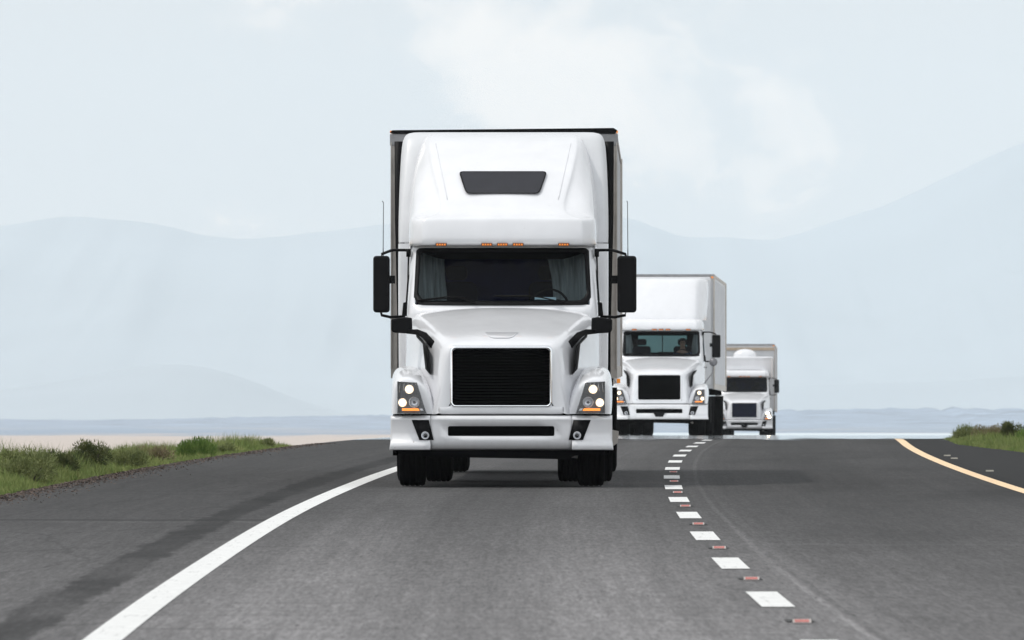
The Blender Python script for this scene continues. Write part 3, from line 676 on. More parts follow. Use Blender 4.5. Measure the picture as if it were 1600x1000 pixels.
        if kind == 'day': bm = bmesh.new(); grid(bm, [[(-hx, 3.565, z0), (hx, 3.565, z0)], [(-hx, 3.565, z1), (hx, 3.565, z1)]]); link('rear_window', bm, glassmat('green_tint_glass', (.25, .50, .47), .05), cab, smooth=False)
        if kind == 'day':
            for s in (-1, 1):
                bm = bmesh.new(); prism(bm, [(s*.70, 2.03), (s*.93, 2.03), (s*.93, 2.55), (s*.80, 2.58)], 3.40, 3.42); link('side_trim', bm, CLOTH, cab, smooth=False)
    for s in (-1, 1):
        bm = bmesh.new()
        prism(bm, rrect(s*.52-.23, 1.55, s*.52+.23, 2.28, .08), 3.12, 3.22); prism(bm, rrect(s*.52-.12, 2.30, s*.52+.12, 2.46, .05), 3.13, 3.21); box(bm, (s*.52, 2.98, 1.5), (.46, .44, .14))
        link('seat', bm, SEAT, cab, bevel=.02)
    bm = bmesh.new(); ring = [(.52+.215*math.cos(t), 2.66-.06*math.sin(t), 2.0+.19*math.sin(t)) for t in [2*math.pi*k/24 for k in range(25)]]; tube(bm, ring, .014, 6, caps=False)
    tube(bm, [(.52, 2.66, 2.0), (.52, 2.4, 1.85)], .03, 8); tube(bm, [(.32, 2.66, 2.0), (.72, 2.66, 2.0)], .014, 6); link('steering_wheel', bm, BLACK, cab)
    # ---- roof fairing
    def frow(z, yc, bow, x1, x2, y2, x3, y3, xe, ye=4.75):
        return mir([(0, yc, z), (x1*.5, yc+bow*.15, z), (x1*.96, yc+bow*.75, z), (x1, yc+bow, z), (x1+.025, yc+bow+(.06 if z > 3.05 else .03), z), ((x1*.4+x2*.6), yc+bow+(y2-yc-bow)*.42, z), (x2, y2, z), (x3, y3, z), (xe, (y3+ye)/2, z), (xe, ye, z)])
    if hi:
        fr = [frow(2.672, 2.30, .05, .88, 1.0, 2.52, 1.02, 2.75, 1.06), frow(2.675, 2.20, .05, .90, 1.03, 2.46, 1.045, 2.7, 1.07), frow(2.70, 2.165, .05, .90, 1.04, 2.44, 1.055, 2.7, 1.08),
              frow(2.80, 2.165, .05, .90, 1.045, 2.46, 1.058, 2.7, 1.08), frow(2.93, 2.19, .05, .90, 1.04, 2.48, 1.05, 2.7, 1.08), frow(2.975, 2.205, .05, .88, 1.03, 2.50, 1.045, 2.72, 1.08),
              frow(2.99, 2.225, .06, .84, 1.02, 2.54, 1.04, 2.75, 1.08), frow(3.02, 2.30, .08, .72, 1.0, 2.62, 1.03, 2.8, 1.08), frow(3.10, 2.46, .10, .68, .99, 2.76, 1.025, 2.95, 1.08),
              frow(3.25, 2.70, .10, .71, .985, 3.05, 1.02, 3.2, 1.07), frow(3.42, 2.96, .09, .76, .975, 3.38, 1.005, 3.5, 1.06), frow(3.60, 3.24, .08, .80, .955, 3.66, .985, 3.8, 1.04),
              frow(3.76, 3.52, .08, .83, .93, 3.90, .955, 4.05, 1.0), frow(3.88, 3.80, .08, .84, .905, 4.10, .925, 4.2, .96), frow(3.95, 4.05, .06, .82, .88, 4.25, .90, 4.35, .92), frow(3.985, 4.35, .03, .78, .83, 4.45, .85, 4.55, .87), frow(3.99, 4.70, 0, .7, .78, 4.72, .8, 4.73, .82)]
        bm = bmesh.new(); grid(bm, fr); fa = link('roof_fairing', bm, WHITE, T, sub=2)
        # sleeper box
        def srow(z, y0, wx, c):
            return mir([(wx*.5, y0, z), (wx-c, y0, z), (wx-c*.3, y0+c*.3, z), (wx, y0+c, z), (wx, 4.4, z), (wx, 5.15, z)])
        bm = bmesh.new()
        grid(bm, [srow(z, y, wx, c) for z, y, wx, c in ((.95, 3.48, 1.175, .04), (1.0, 3.48, 1.18, .04), (1.8, 3.48, 1.19, .04), (2.70, 3.5, 1.19, .05), (2.715, 3.5, 1.19, .05))]); sl = link('sleeper', bm, WHITE, T, sub=1)
        bm = bmesh.new()
        grid(bm, [srow(z, y, wx, c) for z, y, wx, c in ((2.725, 3.50, 1.185, .05), (2.75, 3.50, 1.19, .06), (3.1, 3.65, 1.19, .08), (3.45, 3.85, 1.18, .10), (3.75, 4.02, 1.165, .12), (3.90, 4.12, 1.15, .12), (3.965, 4.2, 1.11, .11), (3.99, 4.32, 1.04, .08), (3.995, 4.8, .9, .02))]); link('sleeper_roof', bm, TWHITE, sl, sub=1)
        for s in (-1, 1):    # black rubber edge of the side extenders
            bm = bmesh.new(); prism(bm, [(s*1.15, 1.15), (s*1.205, 1.15), (s*1.25, 3.0), (s*1.255, 3.9), (s*1.14, 3.9), (s*1.175, 3.0)], 5.15, 5.5); link('side_extender', bm, BLACK, sl)
        for s in (-1, 1):
            bm = bmesh.new(); tube(bm, [(s*(.60+.22*(z-3.1)), lerp_tab([(3.02, 2.30), (3.10, 2.46), (3.25, 2.70), (3.42, 2.96), (3.60, 3.24), (3.76, 3.52), (3.88, 3.80)], z)+.055, z) for z in (3.2, 3.3, 3.42, 3.55, 3.7, 3.85)], .0035, 6); link('panel_seam', bm, WHITE, fa)
        # skylight, laid on the slope of the fairing
        pts = [(-.50, 3.525), (.50, 3.525), (.415, 3.27), (-.415, 3.27)]
        def ry(x, z):
            tab = [(3.10, 2.46), (3.25, 2.70), (3.42, 2.96), (3.60, 3.24), (3.76, 3.52)]
            return lerp_tab(tab, z)+.05*(abs(x)/.7)**2
        def rquad(k):
            out = []; P = [Vector(p) for p in pts]; c = Vector((0, 3.4))
            for i in range(4):
                p, a, b = P[i], P[i-1], P[(i+1) % 4]; r_ = .05
                d1, d2 = (a-p).normalized()*r_, (b-p).normalized()*r_
                for t in (0, .25, .5, .75, 1): q = (1-t)**2*(p+d1)+2*t*(1-t)*p+t*t*(p+d2); out.append((c.x+(q.x-c.x)*k, c.y+(q.y-c.y)*k))
            return out
        bm = bmesh.new(); V = grid(bm, [[(x, ry(x, z)+.01, z) for x, z in rquad(1.0)], [(x, ry(x, z)-.035, z) for x, z in rquad(1.0)], [(x, ry(x, z)-.042, z) for x, z in rquad(.985)], [(x, ry(x, z)-.036, z) for x, z in rquad(.965)]], closed=True)
        sk = link('skylight', bm, BLACK, fa)
        bm = bmesh.new(); cen = bm.verts.new((0, ry(0, 3.4)-.037, 3.4)); vv = [bm.verts.new((x, ry(x, z)-.036, z)) for x, z in rquad(.97)]
        for a, b in zip(vv, vv[1:]+vv[:1]): bm.faces.new((a, b, cen))
        link('skylight_pane', bm, GLOSSB, sk)
    else:
        top = 2.97
        fr = [frow(2.672, 2.30, .05, .88, 1.0, 2.52, 1.02, 2.75, 1.06, 3.6), frow(2.675, 2.20, .05, .90, 1.03, 2.46, 1.045, 2.7, 1.07, 3.6), frow(2.72, 2.16, .05, .90, 1.04, 2.44, 1.055, 2.7, 1.08, 3.6), frow(2.86, 2.18, .05, .90, 1.03, 2.48, 1.05, 2.7, 1.08, 3.6),
              frow(2.94, 2.26, .05, .86, .99, 2.56, 1.01, 2.75, 1.04, 3.6), frow(2.965, 2.42, .03, .80, .93, 2.66, .95, 2.8, .98, 3.6), frow(2.975, 3.0, .0, .7, .8, 3.05, .85, 3.1, .9, 3.6)]
        bm = bmesh.new(); grid(bm, fr); fa = link('roof_fairing', bm, WHITE, T, sub=2)
        if kind == 'day':
            bm = bmesh.new()
            grid(bm, [mir([(0, y, z), (.6, y+.01, z), (.86, y+.05, z), (.93, y+.12, z), (xe, y+.62, z), (xe, 4.3, z)]) for z, y, xe in ((2.94, 2.72, 1.12), (3.0, 2.72, 1.13), (3.3, 2.86, 1.15), (3.6, 3.02, 1.17), (3.85, 3.18, 1.17), (3.97, 3.30, 1.15), (4.01, 3.42, 1.10), (4.02, 3.7, 1.0))])
            link('roof_deflector', bm, WHITE, T, sub=1)
        if kind == 'dome':
            bm = bmesh.new()
            grid(bm, [mir([(.5*w_, y, z), (w_-.05, y+.02, z), (w_, y+.12, z), (w_+.02, 5.0, z)]) for z, y, w_ in ((2.6, 3.3, 1.18), (2.9, 3.0, 1.18), (3.35, 3.1, 1.19), (3.48, 3.06, 1.20), (3.52, 3.04, 1.20), (3.56, 3.1, 1.19), (3.57, 3.8, 1.12))])
            link('sleeper', bm, WHITE, T)
            bm = bmesh.new(); rows = []
            for j in range(7):
                ph = j/6*math.pi/2; rows.append([(.52*math.cos(a)*math.cos(ph)**.7, 4.0-.5*math.sin(ph), 3.55+.36*math.sin(a)**.8*math.cos(ph)**.6) for a in [math.pi*k/14 for k in range(15)]])
            grid(bm, rows); link('air_deflector', bm, WHITE, T)
    for x in (-.685, -.175, 0, .175, .685):
        bm = bmesh.new(); zc = 2.688; yy = 2.158+.05*min(1, (abs(x)/.9))**2
        prism(bm, rrect(x-.062, zc-.017, x+.062, zc+.017, .008, 2), yy-.004, yy+.05); ml = link('marker_light', bm, MARKD, fa, smooth=False)
        bm = bmesh.new()
        for k in range(4): box(bm, (x-.042+k*.028, yy-.006, zc), (.017, .012, .020))
        link('marker_lens', bm, MARK, ml, smooth=False)
    # ---- mirrors
    for s in (-1, 1):
        mx0 = 1.265 if s < 0 else 1.285; mw = .185 if s < 0 else .215; z0, z1 = (1.93, 2.565) if hi else (1.98, 2.56)
        bm = bmesh.new(); prism(bm, rrect(s*(mx0+mw/2)-mw/2, z0, s*(mx0+mw/2)+mw/2, z1, .035, 3), 2.42, 2.62); mr_ = link('mirror', bm, BLACK, T, bevel=.03)
        xc = s*(mx0+.10)
        bm = bmesh.new(); zt = 2.62
        tube(bm, [(s*1.05, 2.55, 2.625), (s*1.10, 2.55, 2.63), (s*1.22, 2.53, 2.63), (s*1.26, 2.53, 2.622), (xc-s*.01, 2.52, 2.585), (xc, 2.52, 2.54)], .016, 8)
        tube(bm, [(xc, 2.52, 1.95), (xc-s*.01, 2.52, 1.90), (s*1.255, 2.53, 1.878), (s*1.2, 2.55, 1.882), (s*1.10, 2.6, 1.885)], .016, 8)
        tube(bm, [(s*1.055, 2.58, 2.62), (s*1.062, 2.6, 2.3), (s*1.085, 2.62, 1.98)], .010, 6)
        box(bm, (s*1.055, 2.56, 2.60), (.05, .06, .09)); link('mirror_arm', bm, BLACK, mr_)
        bm = bmesh.new(); prism(bm, [(s*1.06, 1.89), (s*1.13, 1.89), (s*1.115, 2.04), (s*1.08, 2.05)], 2.50, 2.62); link('mirror_mount', bm, BLACK, mr_, bevel=.008)
        if s > 0 or True:
            bm = bmesh.new(); box(bm, (s*(mx0-.01), 2.56, 2.30), (.10, .05, .09)); link('mirror_bracket', bm, BLACK, mr_, smooth=False)
        bm = bmesh.new(); grid(bm, [[(s*(mx0+mw/2)+a*(mw/2-.02), 2.622, z) for a in (-1, 1)] for z in (z0+.03, z1-.03)]); link('mirror_glass', bm, CHROME, mr_, smooth=False)
        if hi:
            xa = s*(mx0+mw*(.40 if s < 0 else .55)); bm = bmesh.new(); tube(bm, [(xa, 2.52, 2.55), (xa, 2.52, 2.66), (xa-.004*s, 2.52, 3.16), (xa-.01, 2.52, 3.18)], [.008, .005, .004, .006], 6); link('antenna', bm, BLACK, mr_)
            # hood mirror
            bm = bmesh.new(); prism(bm, [(s*.995, 1.865), (s*1.07, 1.873), (s*1.225, 1.85), (s*1.225, 1.725), (s*1.20, 1.70), (s*1.04, 1.69), (s*.99, 1.70)], 1.02, 1.20); hm = link('hood_mirror', bm, BLACK, T, bevel=.018)
            bm = bmesh.new(); prism(bm, [(s*1.08, 1.735), (s*1.06, 1.69), (s*.93, 1.675), (s*.87, 1.635), (s*.735, 1.475), (s*.735, 1.60), (s*.83, 1.70), (s*.93, 1.738)], lambda x, z: .56+(abs(x)-.735)*1.5, lambda x, z: .66+(abs(x)-.735)*1.5)
            link('hood_mirror_arm', bm, BLACK, hm, bevel=.012)
        elif kind == 'day':
            bm = bmesh.new(); lathe(bm, [(-.06, .001), (-.05, .06), (-.01, .10), (.04, .105), (.045, .001)], (s*1.33, 1.9, 1.86), 'y', 20); tube(bm, [(s*1.33, 1.9, 1.77), (s*1.32, 1.8, 1.6), (s*1.12, 1.4, 1.33)], .015, 6); link('fender_mirror', bm, mat('grey_mirror_shell', (.16, .16, .17), .35, metal=.5), T)
    # ---- chassis, tanks, wheels
    bm = bmesh.new()
    for s in (-1, 1): box(bm, (s*.43, 4.6, .88), (.09, 7.6, .28))
    box(bm, (0, 1.25, .55), (1.7, .14, .14)); box(bm, (0, .7, .72), (1.5, .7, .5)); box(bm, (0, 2.2, .98), (1.3, 2.2, .5)); box(bm, (0, 6.2, .52), (1.5, .22, .24)); box(bm, (0, 7.5, .52), (1.5, .22, .24)); box(bm, (0, 6.9, 1.1), (.9, 1.0, .12))
    for s in (-1, 1): box(bm, (s*.95, 2.0, .75), (.45, .06, .75)); box(bm, (s*1.0, 2.5, .5), (.42, .5, .3))
    link('chassis', bm, CHASSIS, T, smooth=False, doubles=False)
    for s in (-1, 1):
        bm = bmesh.new(); lathe(bm, [(-.75, .001), (-.75, .30), (-.72, .33), (.72, .33), (.75, .30), (.75, .001)], (s*.86, 3.9, .62), 'y', 28); link('fuel_tank', bm, CHASSIS if s < 0 else SILVER, T)
        bm = bmesh.new(); prism(bm, [(s*1.18, .33), (s*1.225, .33), (s*1.22, 1.0), (s*1.18, 1.0)], 2.15, 4.9); link('side_skirt', bm, CHASSIS, T)
        wheel(T, s*.99, 1.25)
        for y in (6.2, 7.5): wheel(T, s*1.09, y, name='drive_wheel', dual=True)
        bm = bmesh.new(); box(bm, (s*.93, 8.25, .66), (.6, .015, .72)); link('mud_flap', bm, BLACK, T, smooth=False)
    if hi:
        bm = bmesh.new(); prism(bm, [(1.20, .41), (1.29, .47), (1.30, .60), (1.22, .62)], 2.3, 2.42); link('step_bracket', bm, SILVER, T, smooth=False)
    # ---- trailer
    ty0 = 5.75 if hi else 5.2; ty1 = 21.6; H = 4.04 if hi else 4.15; zb = 1.21
    off = .0
    bm = bmesh.new(); box(bm, (0, (ty0+ty1)/2, (H-.03+zb)/2), (2.56, ty1-ty0, H-.03-zb))
    tr = link('trailer', bm, TWHITE, T, smooth=False, bevel=.012)
    kink = Matrix.Rotation(-.0068 if hi else 0, 4, 'Z'); kp = Vector((0, ty0+.9, 0)); Mk = Matrix.Translation(kp) @ kink @ Matrix.Translation(-kp)
    tr.matrix_basis = Mk      # the trailer swings a little behind the tractor on the bend
    bm = bmesh.new()
    if hi:
        for s in (-1, 1):
            bm = bmesh.new(); prism(bm, [(s*1.225, zb-.02), (s*1.30, zb-.02), (s*1.30, 3.862), (s*1.225, 3.862)], ty0-.03, ty0+.10); box(bm, (s*1.296, ty0-.0, 2.6), (.012, .12, 2.6)); link('corner_post', bm, SILVER, tr, smooth=False)
            bm = bmesh.new(); prism(bm, [(s*1.16, zb), (s*1.223, zb), (s*1.223, 3.862), (s*1.13, 3.862)], ty0-.02, ty0+.03); link('corner_seal', bm, BLACK, tr, smooth=False)
            bm = bmesh.new(); box(bm, (s*1.30, ty0-.03, 4.02), (.018, .02, .03)); link('marker_light', bm, MARK, tr, smooth=False)
            if s > 0: bm = bmesh.new(); box(bm, (s*1.315, ty0+.5, 1.16), (.04, .08, .05)); link('side_marker', bm, MARK, tr, smooth=False)
        bm = bmesh.new(); box(bm, (0, ty0+.03, 3.93), (2.62, .14, .13)); link('top_panel', bm, GREYPANEL, tr, smooth=False)
        bm = bmesh.new(); prism(bm, [(-1.28, 4.0), (-1.31, 4.015), (-1.28, 4.04), (1.26, 4.065), (1.30, 4.04), (1.28, 4.0)], ty0-.05, ty0+.15); link('top_rail', bm, BLACK, tr, smooth=False)
    else:
        bm = bmesh.new(); box(bm, (0, ty0+.02, 4.11), (2.60, .12, .06)); link('top_rail', bm, GREYPANEL, tr, smooth=False)
        for s in (-1, 1):
            bm = bmesh.new(); box(bm, (s*1.285, ty0+.02, 2.65), (.04, .10, 2.85)); link('corner_post', bm, SILVER, tr, smooth=False)
            bm = bmesh.new(); box(bm, (s*1.24, ty0-.05, 4.06), (.05, .03, .04)); link('marker_light', bm, MARK, tr, smooth=False)
        if kind == 'day':
            bm = bmesh.new(); rows = [[(x, ty0-.06-dy*(1-.0), z) for x, dy in ((-1.2, 0), (-.97, .03), (-.92, .05), (.92, .05), (.97, .03), (1.2, 0))] for z in (1.3, 3.99, 4.06)]
            rows[-1] = [(x*.985, ty0-.04, 4.07) for x, y, z in rows[-1]]
            grid(bm, rows); link('nose_panel', bm, TWHITE, tr, smooth=False)
        else:
            bm = bmesh.new(); box(bm, (0, ty0-.02, 3.92), (2.56, .05, .12)); link('tan_panel', bm, WOODS, tr, smooth=False)
    bm = bmesh.new()
    for s in (-1, 1):
        for k in range(24): box(bm, (s*1.283, ty0+.7+k*.62, 2.66), (.012, .05, 2.66))
        link('side_ribs', bm, TWHITE, tr, smooth=False, doubles=False); bm = bmesh.new()
    bm = bmesh.new()   # side ribs, rails and tail frame
    for s in (-1, 1):
        box(bm, (s*1.285, (ty0+ty1)/2+.1, H-.06), (.03, ty1-ty0-.3, .07)); box(bm, (s*1.285, (ty0+ty1)/2+.1, 1.26), (.03, ty1-ty0-.3, .14))
        box(bm, (s*1.29, ty1-.03, (H+1.16)/2), (.05, .12, H-1.24))
    link('side_rail', bm, SILVER, tr, smooth=False, doubles=False)
    bm = bmesh.new()
    for s in (-1, 1):
        box(bm, (s*.55, 8.6+.4, .85), (.12, .12, .75)); box(bm, (s*.5, 18.9, 1.0), (.1, 4.0, .25)); box(bm, (s*.6, ty1-.1, .85), (.1, .08, .6))
    for y in (18.3, 19.6): box(bm, (0, y, .5), (1.5, .16, .16))
    box(bm, (0, ty1-.08, .55), (2.3, .1, .12))
    for k in range(20): box(bm, (0, ty0+.5+k*.78, 1.14), (2.4, .08, .12))
    link('trailer_underframe', bm, CHASSIS, tr, smooth=False, doubles=False)
    for s in (-1, 1):
        for y in (18.3, 19.6): wheel(T, s*1.10, y, name='trailer_wheel', dual=True).matrix_basis = Mk
        bm = bmesh.new(); box(bm, (s*.95, 20.35, .66), (.6, .015, .8)); link('mud_flap', bm, BLACK, tr, smooth=False)
    return T

def put(kind, px, D, g, label):
    X = (px-800)/F*D; sl = (RZ(D+8)-RZ(D))/8 if g is None else (RZ(D+8)-RZ(D))/8
    return semi(kind, (X, D, RZ(D)+.006 if g is None else g), heading(D+6)+{'day': .008, 'high': -.0065}.get(kind, 0), sl, label), X
put('high', 783, 125, None, 'largest and nearest white semi truck, tall roof fairing with a dark skylight, lit headlamps')
T2, X2 = put('day', 1030, 287, None, 'middle white semi truck, flat low cab roof with the white trailer front rising above it')
put('dome', 1163, 494, None, 'smallest, farthest white semi truck, rounded dome on its roof, partly behind the middle truck')

# ------------------------------------------------------------------ driver in the middle truck
def person(T, X, D, g, rz):
    P = empty('person', (X, D, g), (0, 0, -rz)); tag(P, 'driver in a dark blue shirt sitting behind the wheel of the middle truck', 'person')
    def skin(name, verts, edges, rad, m, root=0):
        me = bpy.data.meshes.new(name); me.from_pydata(verts, edges, []); o = bpy.data.objects.new(name, me); col.objects.link(o); o.parent = P; me.materials.append(m)
        s = o.modifiers.new('skin', 'SKIN'); s.use_smooth_shade = True
        for i, r in enumerate(rad): me.skin_vertices[0].data[i].radius = (r, r*.9) if not isinstance(r, tuple) else r
        me.skin_vertices[0].data[root].use_root = True
        b = o.modifiers.new('sub', 'SUBSURF'); b.levels = 1; b.render_levels = 2
        return o
    cx, y0 = .55, 2.98
    body_v = [(cx, y0, 1.62), (cx, y0+.03, 1.80), (cx, y0+.05, 1.98), (cx, y0+.05, 2.10), (cx, y0+.04, 2.19), (cx, y0+.02, 2.27), (cx, y0+.01, 2.36), (cx, y0+.01, 2.43)]
    rad = [(.17, .13), (.155, .12), (.18, .12), (.17, .10), (.06, .06), (.065, .08), (.078, .095), (.055, .065)]
    edges = [(i, i+1) for i in range(7)]
    for s in (-1, 1):
        b = len(body_v); body_v += [(cx+s*.19, y0+.05, 2.08), (cx+s*.25, y0-.06, 1.86), (cx+s*.20, y0-.26, 1.95), (cx+s*.17, y0-.33, 2.0)]
        rad += [.062, .05, .035, .03]; edges += [(3, b), (b, b+1), (b+1, b+2), (b+2, b+3)]
        hb = b+3
        for k in range(5):
            c = len(body_v); body_v += [(cx+s*(.155+.012*k), y0-.36, 2.02-.018*k), (cx+s*(.15+.012*k), y0-.385, 2.0-.018*k)]; rad += [.010, .008]; edges += [(hb, c), (c, c+1)]
        l = len(body_v); body_v += [(cx+s*.10, y0-.02, 1.60), (cx+s*.14, y0-.45, 1.64), (cx+s*.14, y0-.55, 1.25), (cx+s*.14, y0-.70, 1.20)]
        rad += [.10, .075, .05, .04]; edges += [(0, l), (l, l+1), (l+1, l+2), (l+2, l+3)]
    skin('body', body_v, edges, rad, SKIN)
    sv = [(cx, y0, 1.62), (cx, y0+.03, 1.80), (cx, y0+.05, 1.98), (cx, y0+.05, 2.10), (cx, y0+.045, 2.15)]; sr = [(.19, .15), (.175, .14), (.20, .14), (.18, .115), (.08, .08)]; se = [(0, 1), (1, 2), (2, 3), (3, 4)]
    for s in (-1, 1):
        b = len(sv); sv += [(cx+s*.19, y0+.05, 2.08), (cx+s*.25, y0-.06, 1.86), (cx+s*.215, y0-.20, 1.92)]; sr += [.075, .06, .045]; se += [(3, b), (b, b+1), (b+1, b+2)]
    skin('shirt', sv, se, sr, SHIRT)
    bm = bmesh.new(); bmesh.ops.create_uvsphere(bm, u_segments=20, v_segments=12, radius=.105); bmesh.ops.delete(bm, geom=[v for v in bm.verts if v.co.z < .01], context='VERTS'); bmesh.ops.transform(bm, matrix=Matrix.Translation((cx, y0+.025, 2.385)), verts=bm.verts); link('hair', bm, HAIR, P)
    bm = bmesh.new()
    for s in (-1, 1):
        g_ = bmesh.ops.create_uvsphere(bm, u_segments=8, v_segments=6, radius=.013)['verts']; bmesh.ops.transform(bm, matrix=Matrix.Translation((cx+s*.03, y0-.068, 2.37)), verts=g_)
    link('eye', bm, GLOSSB, P)
    bm = bmesh.new(); prism(bm, [(cx-.008, 2.37), (cx+.008, 2.37), (cx+.016, 2.325), (cx-.016, 2.325)], y0-.10, y0-.05); prism(bm, rrect(cx-.025, 2.288, cx+.025, 2.298, .004, 1), y0-.075, y0-.06); link('nose', bm, SKIN, P)
person(T2, X2, 287, RZ(287), heading(293))

# ------------------------------------------------------------------ raised pavement markers
MK_B = mat('marker_body', (.42, .38, .36), .5, var=.2, vscale=20); MK_R = mat('red_reflector', (.45, .15, .13), .25, var=.15, vscale=30); MK_D = mat('recess_tar', (.018, .018, .018), .8, var=.3, vscale=14)
places = [('in the lower right foreground, closest to the camera', 0)]
def marker(d):
    t = empty('road_reflector', (RX(d)+.02, d, RZ(d)+.003), (0, 0, -heading(d)))
    bm = bmesh.new()
    prof = rrect(-.065, -.9, .065, .9, .05, 3)
    pts = [bm.verts.new((x*1.35*(1+.25*math.sin(i*2.3)), z*1.15+1.25, .003+i*0)) for i, (x, z) in enumerate(prof)]; bm.faces.new(pts); link('tar_recess', bm, MK_D, t, smooth=False)
    bm = bmesh.new(); rows = [[(x, y, z) for x in (-.055, -.05, .05, .055)] for y, z in ((-.055, .004), (-.02, .022), (.02, .022), (.055, .004))]
    grid(bm, rows); b = link('marker_body', bm, MK_B, t, smooth=False)
    bm = bmesh.new(); grid(bm, [[(-.043, -.052, .0072), (.043, -.052, .0072)], [(-.043, -.024, .0215), (.043, -.024, .0215)]]); link('reflector_face', bm, MK_R, t, smooth=False)
    return t
ords = ['nearest', 'second nearest', 'third nearest', 'fourth nearest', 'fifth nearest', 'sixth nearest', 'seventh nearest', 'eighth nearest']
for n in range(8):
    d = 66.6-6.0+11.7*n
    t = marker(d); t.scale = (.9, 1.15, 1.0)
    tag(t, f'red faced road reflector between the white lane dashes, {ords[n]} of the row', 'road reflector', 'red reflectors between the lane dashes')
# pale reflectors on the black right shoulder
for n, d in enumerate((170.7, 165, 144)):
    t = empty('shoulder_reflector', (RX(d)+4.02, d, RZ(d)+.003)); bm = bmesh.new()
    grid(bm, [[(x, y, z) for x in (-.05, -.045, .045, .05)] for y, z in ((-.08, .002), (-.04, .022), (.04, .022), (.08, .002))]); link('marker_body', bm, mat('pale_reflector', (.20, .19, .16), .6, var=.3), t, smooth=False)
    tag(t, 'pale low reflector on the black right shoulder, '+('farthest of the three', 'middle one of the three', 'nearest of the three')[n], 'road reflector', 'pale reflectors on the right shoulder')

# ------------------------------------------------------------------ vegetation
def leafmat(name, c1, c2, sc_=7.):
    m = bpy.data.materials.new(name); m.use_nodes = True; t = m.node_tree; L = t.links.new; p = t.nodes['Principled BSDF']
    tcn = N(t, 'ShaderNodeTexCoord'); n = N(t, 'ShaderNodeTexNoise', i_Scale=sc_, i_Detail=4.); L(tcn.outputs['Object'], n.inputs['Vector'])
    r = N(t, 'ShaderNodeMapRange'); r.inputs['From Min'].default_value = .35; r.inputs['From Max'].default_value = .65; L(n.outputs['Fac'], r.inputs[0])
    mx_ = N(t, 'ShaderNodeMix', data_type='RGBA'); mx_.inputs[6].default_value = (*c1, 1); mx_.inputs[7].default_value = (*c2, 1); L(r.outputs[0], mx_.inputs[0])
    L(mx_.outputs[2], p.inputs['Base Color']); p.inputs['Roughness'].default_value = .8; p.inputs['Specular IOR Level'].default_value = .2
    return m
LEAF = [leafmat('sage_leaves', (.13, .16, .06), (.21, .23, .09)), leafmat('dark_leaves', (.055, .075, .025), (.14, .15, .055)), leafmat('bright_leaves', (.08, .15, .03), (.15, .22, .05)), leafmat('dry_leaves', (.18, .14, .09), (.21, .19, .09))]
GRASS = leafmat('verge_grass', (.12, .18, .045), (.23, .25, .09), 1.5)
STEM = mat('shrub_stem', (.06, .045, .03), .9, var=.3)
def blade(bm, p, d, w_):
    a = Vector((random.uniform(-1, 1), random.uniform(-.4, .4), random.uniform(-.3, .3))).normalized()*w_
    v = [bm.verts.new(p-a), bm.verts.new(p+a), bm.verts.new(p+d)]; bm.faces.new(v)
def shrub(x, d, z, rx, h, m, n, label, spiky=.5):
    T = empty('shrub', (x, d, z)); tag(T, label, 'shrub', 'shrubs growing along the road verges')
    bm = bmesh.new(); rnd = random.Random(int(x*1000+d*77))
    lobes = [(Vector((rnd.uniform(-.6, .6)*rx, rnd.uniform(-.6, .6)*rx, h*rnd.uniform(.30, .68))), rnd.uniform(.34, .55)*min(rx, h)) for _ in range(10)]
    for i in range(int(n*1.9)):
        c, r = rnd.choice(lobes); u = Vector((rnd.gauss(0, 1), rnd.gauss(0, 1), rnd.gauss(0, 1))).normalized()*r*rnd.uniform(.45, 1.08)
        p = c+u
        if p.z < .02: p.z = rnd.uniform(.02, .1)
        dr = (u.normalized()*(1-spiky)+Vector((rnd.uniform(-.3, .3), rnd.uniform(-.3, .3), 1))*spiky).normalized()*rnd.uniform(.012, .038)*(1+spiky)
        blade(bm, p, dr, rnd.uniform(.003, .009))
    link('foliage', bm, m, T, smooth=False, doubles=False)
    bm = bmesh.new()
    for i in range(7):
        c, r = lobes[i]; tube(bm, [(rnd.uniform(-.03, .03), rnd.uniform(-.03, .03), -.05), (c.x*.5, c.y*.5, c.z*.5), tuple(c)], [.012, .008, .004], 5)
    link('stem', bm, STEM, T)
def at(px, d, e_side, hint=None): return (px-800)/F*d
# (px of the photo column, distance, half width m, height m, material, leaves, label)
SH = [(40, 698, .36, 0, 3600, 'pale green rounded shrub at the far left of the left verge'),
      (92, 702, .26, 1, 2600, 'brownish green shrub between the far left shrub and the dark ones on the left verge'),
      (118, 712, .36, 1, 4200, 'large dark olive shrub low behind the gravel on the left verge'),
      (148, 688, .30, 1, 3800, 'tallest dark green shrub, rounded, on the left verge'),
      (192, 705, .38, 0, 2800, 'low pale green shrub right of the tallest shrub on the left verge'),
      (240, 701, .30, 3, 1700, 'thin brownish dry shrub in the middle of the left verge'),
      (303, 692, .34, 2, 4200, 'bright green spiky shrub standing alone on the left verge'),
      (352, 700, .36, 0, 2400, 'low light green shrub right of the spiky bright one on the left verge'),
      (402, 699, .34, 0, 2200, 'low flat green shrub at the right end of the left verge'),
      (1512, 668, .34, 0, 2400, 'small green tuft at the left end of the right verge'),
      (1545, 664, .34, 3, 2400, 'pale brownish shrub in the middle of the right verge'),
      (1582, 655, .26, 1, 3200, 'dark upright shrub near the right end of the right verge'),
      (1618, 663, .34, 2, 2600, 'green shrub cut by the right edge of the view')]
